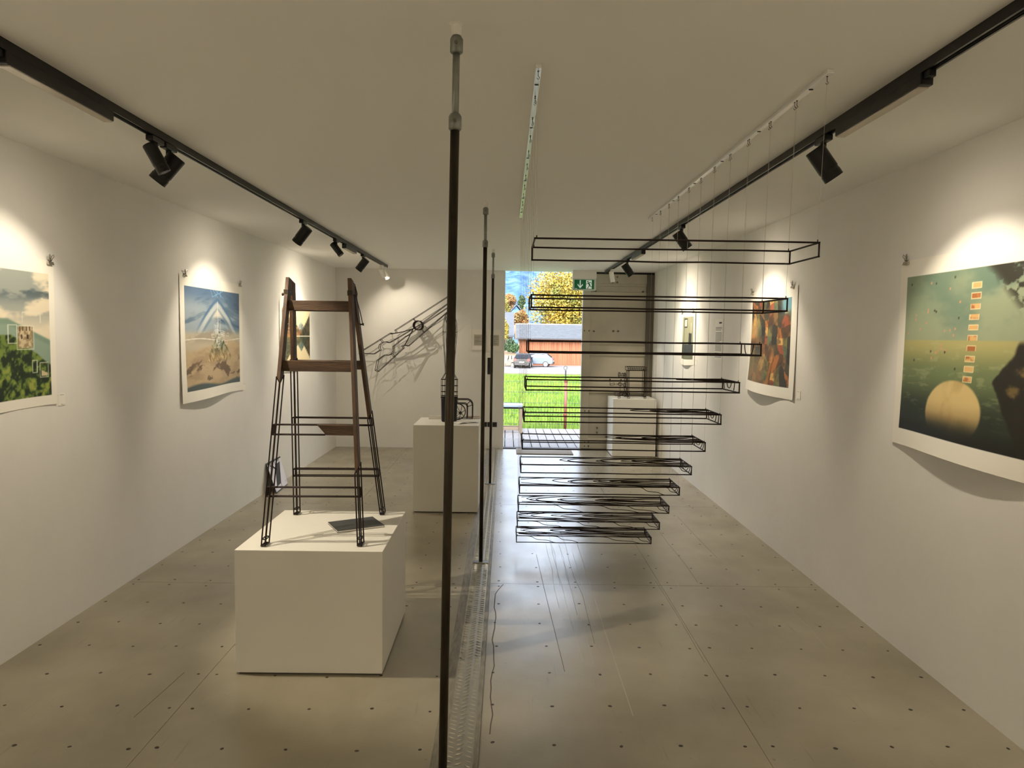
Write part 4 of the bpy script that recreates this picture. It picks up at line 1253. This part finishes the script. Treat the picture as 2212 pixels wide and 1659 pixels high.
# ------------------------------------------------------------------ outside: deck, fence, lawn, yard, barn, cars, trees, hill
M['deck'] = mat('weathered_deck', rgb(136, 133, 132), .75, var=.25, vscale=4, stretch=(8, 1, 8))
M['grass'] = mat('lawn_grass', rgb(74, 100, 33), .9, col2=rgb(52, 80, 22), vscale=1.2, spec=.15)
M['blade'] = mat('grass_blades', rgb(92, 114, 42), .85, col2=rgb(62, 90, 27), vscale=.6, spec=.15)
M['yard'] = mat('pale_gravel', rgb(92, 93, 97), .95, var=.12, vscale=.8, spec=.2)
M['verge'] = mat('dry_verge', rgb(92, 84, 70), .95, var=.4, vscale=1.5, spec=.1)
M['zinc'] = mat('fence_zinc', rgb(74, 84, 76), .7, .1, spec=.2)
M['rustpost'] = mat('brown_post_paint', rgb(112, 62, 50), .5, .2)
M['benchtop'] = mat('pale_blue_top', rgb(140, 158, 172), .6)
M['benchleg'] = mat('bench_wood', rgb(150, 132, 112), .6)
M['larch'] = mat('larch_boards', rgb(116, 78, 56), .85, col2=rgb(84, 50, 34), vscale=1.0, stretch=(9, 1, .25), spec=.2)
M['larchdark'] = mat('larch_trim', rgb(128, 74, 54), .7)
M['tile'] = mat('grey_roof_tiles', rgb(66, 72, 80), .85, var=.3, vscale=3, stretch=(1, 4, 4), spec=.2)
M['render'] = mat('pale_render', rgb(110, 108, 102), .85, spec=.2)
M['dark'] = mat('dark_glass', rgb(24, 29, 36), .5, spec=.08)
M['carblack'] = mat('dark_car_paint', rgb(20, 23, 26), .5, 0.0, spec=.3)
M['carsilver'] = mat('silver_car_paint', rgb(78, 88, 100), .6, 0.0, spec=.15)
M['tyre'] = mat('tyre', rgb(30, 30, 30), .8)
M['rim'] = mat('alloy_rim', rgb(200, 204, 206), .3, .7)
M['redlamp'] = mat('tail_lamp', rgb(170, 40, 34), .3)
M['plate'] = mat('number_plate', rgb(230, 230, 226), .5)
M['stone'] = mat('limestone', rgb(112, 107, 100), .9, var=.35, vscale=2.5, spec=.2)
M['bark'] = mat('tree_bark', rgb(92, 76, 58), .9, var=.3)
def leafmat(n, c, c2, sc=.5):
    m = mat(n, c, .6, col2=c2, vscale=sc)
    return m
M['leafyellow'] = leafmat('autumn_leaves', rgb(138, 112, 30), rgb(76, 86, 30), .30)
M['leaforange'] = leafmat('orange_leaves', rgb(122, 78, 40), rgb(92, 82, 40), .4)
M['leafgold'] = leafmat('gold_leaves', rgb(128, 110, 36), rgb(86, 94, 40), .5)
M['leafgreen'] = leafmat('evergreen_leaves', rgb(52, 78, 40), rgb(20, 40, 20), .8)
M['forest'] = mat('hazy_spruce_slope', rgb(66, 92, 116), .95, col2=rgb(34, 58, 92), vscale=.22, spec=.1)  # blue of distance haze put into the forest colour
M['foresttop'] = mat('larch_slope', rgb(176, 168, 150), .9, col2=rgb(120, 140, 150), vscale=.3)

# deck
dk = structure(thing('deck', (.55, 11.4, -.03), 'weathered grey timber deck outside the door', None))
d0 = None
for i in range(34):
    x0 = -1.86 + i * .1325
    if d0 is None:
        d0 = MB().box(x0 + .006, x0 + .1265, YB + .14, 12.63, -.06, -.03).build('deck_board', M['deck'], parent=dk); xs = x0
    else: copy_to(d0, dk, (x0 - xs, 0, 0))
MB().box(-1.9, 2.66, 12.56, 12.60, -.2, -.061).build('joist', M['bark'], parent=dk); MB().box(-1.9, 2.66, 10.35, 10.39, -.2, -.061).build('joist', M['bark'], parent=dk)

# lawn falling away to the yard
def gz(y_):
    if y_ < 12.8: return -.26
    if y_ < 67: return -.26 + (-1.94 + .26) * (y_ - 12.8) / 54.2
    return -1.94 - .10 * min(1, (y_ - 67) / 21)
v = []; f = []
xs_ = np.linspace(-25, 45, 71); ys_ = np.concatenate([np.linspace(YB + .12, 12.8, 3), np.linspace(13.4, 66.5, 54)])
rq = random.Random(9)
for y_ in ys_:
    for x_ in xs_: v.append((x_, y_, gz(y_) + rq.uniform(-.025, .025)))
nx = len(xs_)
for j in range(len(ys_) - 1):
    for i in range(nx - 1): f.append((j * nx + i, j * nx + i + 1, (j + 1) * nx + i + 1, (j + 1) * nx + i))
lw = MB().add(v, f).build('lawn', M['grass']); tag(lw, 'bright green lawn beyond the wire fence', 'grass', kind='stuff')
rs = np.random.RandomState(12)
nbl = 26000
by = 13.0 + (58 - 13.0) * rs.rand(nbl) ** 1.8
bx = -1.5 + rs.rand(nbl) * (by * .20 + 1.2)
hh = rs.uniform(.05, .13, nbl) * (1 + by / 60); wv = rs.uniform(.006, .012, nbl) * (1 + by / 14)
an = rs.rand(nbl) * 3.14
gzv = np.array([gz(t_) for t_ in by])
a = np.stack([bx - wv * np.cos(an), by - wv * np.sin(an), gzv - .02], 1); b = np.stack([bx + wv * np.cos(an), by + wv * np.sin(an), gzv - .02], 1)
c = np.stack([bx + rs.uniform(-.05, .05, nbl), by + rs.uniform(-.05, .05, nbl), gzv + hh], 1)
vv = np.stack([a, b, c], 1).reshape(-1, 3)
MB().add(vv.tolist(), [(3 * i, 3 * i + 1, 3 * i + 2) for i in range(nbl)]).build('grass_blades', M['blade'], parent=lw)['kind'] = 'stuff'

# yard
yd = structure(MB().box(-40, 60, 66.5, 130, -2.6, -2.0).build('yard', M['yard']))
kb = structure(MB().box(-40, 60, 66.2, 67.2, -2.3, -1.90).build('verge', M['verge']))

# wire mesh fence
fn = thing('mesh_fence', (1, 12.9, -.2), 'double-wire mesh fence between the deck and the lawn', 'fence')
v0 = None
for i in range(62):
    x_ = -.9 + i * .05
    if v0 is None:
        v0 = MB().tube([(x_, 12.9, -.2), (x_, 12.9, .80)], .0032, 5).build('vertical_wire', M['zinc'], parent=fn); xa = x_
    else: copy_to(v0, fn, (x_ - xa, 0, 0))
h0 = None
for i in range(6):
    z_ = -.17 + i * .19
    if h0 is None:
        h0 = MB().tube([(-.95, 12.893, z_), (2.25, 12.893, z_)], .0042, 5).build('horizontal_wire', M['zinc'], parent=fn); za = z_
    else: copy_to(h0, fn, (0, 0, z_ - za))
for x_ in (-.98, 2.28): MB().box(x_ - .02, x_ + .02, 12.88, 12.94, -.235, .84).build('fence_post', M['zinc'], parent=fn)

# brown post with a lamp
po = thing('lamp_post', (1.05, 12.62, -.06), 'brown steel post with a collar and thin lamp arm behind the deck', 'post')
MB().lathe((1.057, 12.70, -.235), (0, 0, 1), [(0, .025), (1.035, .025)], 14).build('shaft', M['rustpost'], parent=po, smooth=True)
for z_ in (.185, .79): MB().lathe((1.057, 12.70, z_), (0, 0, 1), [(0, .026), (.01, .036), (.04, .036), (.05, .026)], 14).build('collar', M['rustpost'], parent=po)
MB().lathe((1.050, 12.70, .80), (0, 0, 1), [(0, .012), (.20, .012)], 10).build('lamp_arm', M['inkdark'], parent=po)
MB().tube([(1.045 + .028 * math.cos(2 * math.pi * i / 16), 12.70, 1.045 + .035 * math.sin(2 * math.pi * i / 16)) for i in range(16)], .006, 6, closed=True).build('ring', M['zinc'], parent=po)

# bench at the left of the deck
bn = thing('bench', (-.2, 12.2, -.03), 'low bench with a pale blue top standing on the deck', 'bench')
MB().box(-.75, .292, 12.0, 12.36, .405, .440).build('seat', M['benchtop'], parent=bn, bevel=.005)
MB().box(-.72, .285, 12.02, 12.34, .375, .405).build('apron', M['inkdark'], parent=bn)
for x_ in (-.70, .235):
    for y_ in (12.02, 12.30): MB().box(x_, x_ + .045, y_, y_ + .045, -.03, .376).build('leg', M['benchleg'], parent=bn)
MB().box(-.66, .235, 12.29, 12.33, .015, .055).build('stretcher', M['benchleg'], parent=bn); MB().box(-.66, .235, 12.03, 12.07, .015, .055).build('stretcher', M['benchleg'], parent=bn)

# barn
bz = -2.0
ba = thing('barn', (8, 90, bz), 'long timber barn with a grey tiled roof across the yard', 'building')
MB().box(1.50, 18, 88, 95, bz, 1.42).build('wall', M['larchdark'], parent=ba)
pk = MB(); rq = random.Random(4)
x_ = 1.5
while x_ < 18:
    w_ = rq.uniform(.15, .20)
    pk.box(x_, x_ + w_ - .025, 87.95 - rq.uniform(0, .02), 88.01, bz + .12, 1.30); x_ += w_
ob = pk.build('cladding_boards', M['larch'], parent=ba); ob['kind'] = 'stuff'
MB().box(1.42, 1.56, 87.9, 88.05, bz, 1.40).build('corner_board', M['render'], parent=ba)
MB().box(1.5, 18, 87.86, 88.02, 1.05, 1.30).build('top_rail', M['larchdark'], parent=ba)
rf = MB(); rf.prism([(87.35, 1.18), (91.5, 2.92), (95.65, 1.18), (95.65, 1.32), (91.5, 3.06), (87.35, 1.32)], lambda a, b: (1.15, a, b), lambda a, b: (18.6, a, b)).build('roof', M['tile'], parent=ba)
tl = MB()
for i in range(11):
    t0 = i / 11; y0 = 87.35 + 4.15 * t0; z0 = 1.33 + 1.74 * t0
    tl.box(1.14, 18.6, y0 - .02, y0 + .12, z0 - .02, z0 + .045)
ob = tl.build('tile_rows', M['tile'], parent=ba); ob['kind'] = 'stuff'
MB().box(1.12, 18.6, 91.38, 91.62, 3.02, 3.14).build('ridge_cap', M['render'], parent=ba)
MB().box(1.12, 18.6, 87.2, 87.36, 1.16, 1.30).build('gutter', M['inkdark'], parent=ba)
MB().prism([(87.3, 1.16), (91.5, 2.92), (95.7, 1.16), (95.7, 1.36), (91.5, 3.12), (87.3, 1.36)], lambda a, b: (1.05, a, b), lambda a, b: (1.16, a, b)).build('barge_board', M['larchdark'], parent=ba)

# house with big roof left of the barn
h2 = thing('house', (-2, 98, bz), 'pale house with a large grey roof left of the barn', 'building')
MB().box(-7, .80, 96, 104, bz, 1.7).build('wall', M['render'], parent=h2)
MB().prism([(95.2, 1.38), (99.8, 4.6), (104.6, 1.38), (104.6, 1.6), (99.8, 4.8), (95.2, 1.6)], lambda a, b: (-7.6, a, b), lambda a, b: (.98, a, b)).build('roof', M['tile'], parent=h2)
wn_ = MB().box(-.35, .05, 95.96, 96.02, .1, 1.05).build('window', M['dark'], parent=h2)
MB().box(-.40, .10, 95.93, 95.97, .04, .1).build('window_sill', M['render'], parent=wn_)
# house on the slope
h3 = thing('hill_house', (2, 160, 4), 'small white house with a snow-pale roof on the slope', 'building')
MB().box(.9, 3.1, 158, 164, 2, 6.4).build('wall', M['render'], parent=h3)
MB().prism([(.2, 6.1), (2.1, 8.2), (3.9, 6.1), (3.9, 6.35), (2.1, 8.45), (.2, 6.35)], lambda a, b: (a, 157.2, b), lambda a, b: (a, 165, b)).build('roof', M['tile'], parent=h3)
MB().box(1.0, 3.0, 157.2, 158, 4.6, 4.75).build('balcony', M['bark'], parent=h3)
for x_ in (1.2, 2.2): MB().box(x_, x_ + .5, 157.95, 158.02, 5.0, 5.9).build('window', M['dark'], parent=h3)

# dry-stone wall below the hedge
sw = thing('stone_wall', (.3, 84, bz), 'rough pale stone retaining wall left of the dark car', 'wall')
rq = random.Random(3)
for r_ in range(3):
    x_ = -1.4 + rq.uniform(0, .3)
    while x_ < 1.05:
        w_ = rq.uniform(.35, .7); z_ = bz + r_ * .42
        cs = []
        for (a_, b_, c_) in ((0, 0, 0), (1, 0, 0), (1, 1, 0), (0, 1, 0), (0, 0, 1), (1, 0, 1), (1, 1, 1), (0, 1, 1)):
            cs.append((x_ + a_ * w_ + rq.uniform(-.07, .07), 84 + b_ * .5 + rq.uniform(-.06, .06), z_ + c_ * .42 + rq.uniform(-.06, .06)))
        MB().hexa(cs).build('stone', M['stone'], parent=sw, bevel=.06)
        x_ += w_ + .01
bank = structure(MB().box(-12, 1.2, 84.4, 96, bz, -.55).build('planted_bank', M['bark']))

# cars
def car(loc, rz, paint, label, name):
    t = thing(name, loc, label, 'car', 'parked cars')
    t.rotation_euler = (0, 0, rz)
    def put(mb, nm, m, par=t, **k):
        o = mb.build(nm, m, **k); o.parent = par; return o
    side = [(-2.2, .35), (-2.25, .75), (-2.1, .98), (-1.2, 1.08), (-.55, 1.55), (-.2, 1.62), (.9, 1.62), (1.5, 1.52), (2.0, 1.12), (2.2, 1.0), (2.25, .6), (2.15, .35)]
    def hw(z): return .90 if z < 1.05 else .90 - (z - 1.05) * .42
    v = [(x, -hw(z), z) for x, z in side] + [(x, hw(z), z) for x, z in side]
    n = len(side); f = [tuple(range(n)), tuple(range(2 * n - 1, n - 1, -1))]
    for i in range(n): f.append((i, n + i, n + (i + 1) % n, (i + 1) % n))
    put(MB().add(v, f), 'body', M[paint], bevel=.05)
    for s_ in (-1, 1):
        def sq(pts): return MB().prism(pts, lambda x, z: (x, s_ * (hw(z) + .004), z), lambda x, z: (x, s_ * (hw(z) - .03), z))
        put(sq([(-.95, 1.12), (.25, 1.12), (.25, 1.53), (-.42, 1.52)]), 'side_window', M['dark'])
        put(sq([(.32, 1.12), (1.55, 1.14), (1.28, 1.48), (.32, 1.53)]), 'side_window', M['dark'])
        for x in (-1.4, 1.4):
            w = put(MB().lathe((x, s_ * .70, .34), (0, s_, 0), [(0, .34), (.22, .34), (.23, .30)], 24), 'wheel', M['tyre'])
            put(MB().lathe((x, s_ * .925, .34), (0, s_, 0), [(0, .24), (.012, .23), (.014, .06), (.03, .05)], 20), 'rim', M['rim'], par=w)
        put(MB().box(2.05, 2.235, min(s_ * .62, s_ * .89), max(s_ * .62, s_ * .89), .82, 1.06), 'tail_lamp', M['redlamp'])
        put(MB().box(-.95, -.80, min(s_ * .9, s_ * 1.04), max(s_ * .9, s_ * 1.04), 1.06, 1.18), 'mirror', M[paint])
    put(MB().hexa([(2.03, -.72, 1.13), (2.03, .72, 1.13), (1.99, .72, 1.13), (1.99, -.72, 1.13), (1.58, -.62, 1.49), (1.58, .62, 1.49), (1.50, .62, 1.49), (1.50, -.62, 1.49)]), 'rear_window', M['dark'])
    put(MB().hexa([(-1.14, -.74, 1.12), (-1.14, .74, 1.12), (-1.08, .74, 1.1), (-1.08, -.74, 1.1), (-.58, -.62, 1.53), (-.58, .62, 1.53), (-.52, .62, 1.5), (-.52, -.62, 1.5)]), 'windscreen', M['dark'])
    put(MB().box(2.235, 2.265, -.26, .26, .62, .74), 'number_plate', M['plate'])
    put(MB().box(2.12, 2.29, -.82, .82, .34, .56), 'bumper', M['blackplastic'], bevel=.03)
    return t
car((1.93, 81.5, -2.0), math.radians(-96), 'carblack', 'dark car seen from behind beside the stone wall', 'hatchback_car')
car((3.3, 84.6, -2.0), math.radians(-9), 'carsilver', 'silver estate car parked sideways before the barn', 'estate_car')

# trees and shrubs
def tree(name, label, centre, rad, n, leaf, m, trunk=None, seed=1, group='trees beyond the yard', lobes=9):
    t = thing(name, (centre[0], centre[1], trunk[0] if trunk else centre[2] - rad[2]), label, 'tree' if trunk else 'shrub', group)
    r = np.random.RandomState(seed)
    lc = r.normal(size=(lobes, 3)); lc /= np.linalg.norm(lc, axis=1)[:, None]; lc *= .55
    w = r.randint(0, lobes, n)
    d = r.normal(size=(n, 3)); d /= np.linalg.norm(d, axis=1)[:, None]
    p = lc[w] + d * (.52 * r.rand(n) ** .35)[:, None]
    p = p * np.array(rad) + np.array(centre)
    s_ = leaf * r.uniform(.6, 1.3, n)
    a = r.normal(size=(n, 3)); a /= np.linalg.norm(a, axis=1)[:, None]
    b = np.cross(a, r.normal(size=(n, 3))); b /= np.linalg.norm(b, axis=1)[:, None]
    A = a * s_[:, None]; B = b * (s_ * .6)[:, None]
    vv = np.stack([p - A, p + B, p + A, p - B], 1).reshape(-1, 3)
    MB().add(vv.tolist(), [(4 * i, 4 * i + 1, 4 * i + 2, 4 * i + 3) for i in range(n)]).build('foliage', m, parent=t)
    if trunk:
        z0, tr = trunk
        tb = MB().tube([(centre[0], centre[1], z0), (centre[0] + .1, centre[1], centre[2] - rad[2] * .3), (centre[0], centre[1], centre[2] + rad[2] * .4)], [tr, tr * .7, tr * .2], 8)
        for i in range(5):
            q_ = lc[i % lobes] * np.array(rad) + np.array(centre)
            tb.tube([(centre[0], centre[1], centre[2] - rad[2] * .4), tuple(q_)], [tr * .4, tr * .1], 6)
        tb.build('trunk', M['bark'], parent=t)
tree('maple_tree', 'large yellow-green autumn tree rising behind the barn', (9.0, 108, 6.6), (6.2, 5, 6.2), 26000, .17, M['leafyellow'], (-2, .4), 3, lobes=26)
tree('birch_tree', 'golden tree at the left edge of the doorway view', (-.75, 118, 5.2), (1.5, 1.5, 2.9), 5000, .15, M['leafgold'], (-2, .2), 5)
tree('cherry_tree', 'orange autumn tree in front of the slope house', (2.2, 128, 4.3), (1.9, 1.6, 2.0), 4500, .16, M['leaforange'], (-2, .2), 6)
tree('rowan_tree', 'orange and green tree on the slope above the white house', (.6, 190, 10.2), (2.4, 2.4, 2.2), 3500, .22, M['leaforange'], (2, .2), 8)
tree('fir_tree', 'small dark evergreen standing above the slope house', (3.9, 192, 10.4), (1.1, 1.1, 1.9), 2500, .2, M['leafgreen'], (2, .2), 9)
tree('hedge_shrub', 'dark green rounded shrub above the stone wall', (.45, 86.3, .22), (1.05, 1.0, .95), 6000, .09, M['leafgreen'], None, 7)
tree('young_birch', 'thin yellow young tree overhanging the house roof', (-.2, 92, 2.4), (.55, .5, 1.5), 900, .11, M['leafgold'], (-2, .05), 10)

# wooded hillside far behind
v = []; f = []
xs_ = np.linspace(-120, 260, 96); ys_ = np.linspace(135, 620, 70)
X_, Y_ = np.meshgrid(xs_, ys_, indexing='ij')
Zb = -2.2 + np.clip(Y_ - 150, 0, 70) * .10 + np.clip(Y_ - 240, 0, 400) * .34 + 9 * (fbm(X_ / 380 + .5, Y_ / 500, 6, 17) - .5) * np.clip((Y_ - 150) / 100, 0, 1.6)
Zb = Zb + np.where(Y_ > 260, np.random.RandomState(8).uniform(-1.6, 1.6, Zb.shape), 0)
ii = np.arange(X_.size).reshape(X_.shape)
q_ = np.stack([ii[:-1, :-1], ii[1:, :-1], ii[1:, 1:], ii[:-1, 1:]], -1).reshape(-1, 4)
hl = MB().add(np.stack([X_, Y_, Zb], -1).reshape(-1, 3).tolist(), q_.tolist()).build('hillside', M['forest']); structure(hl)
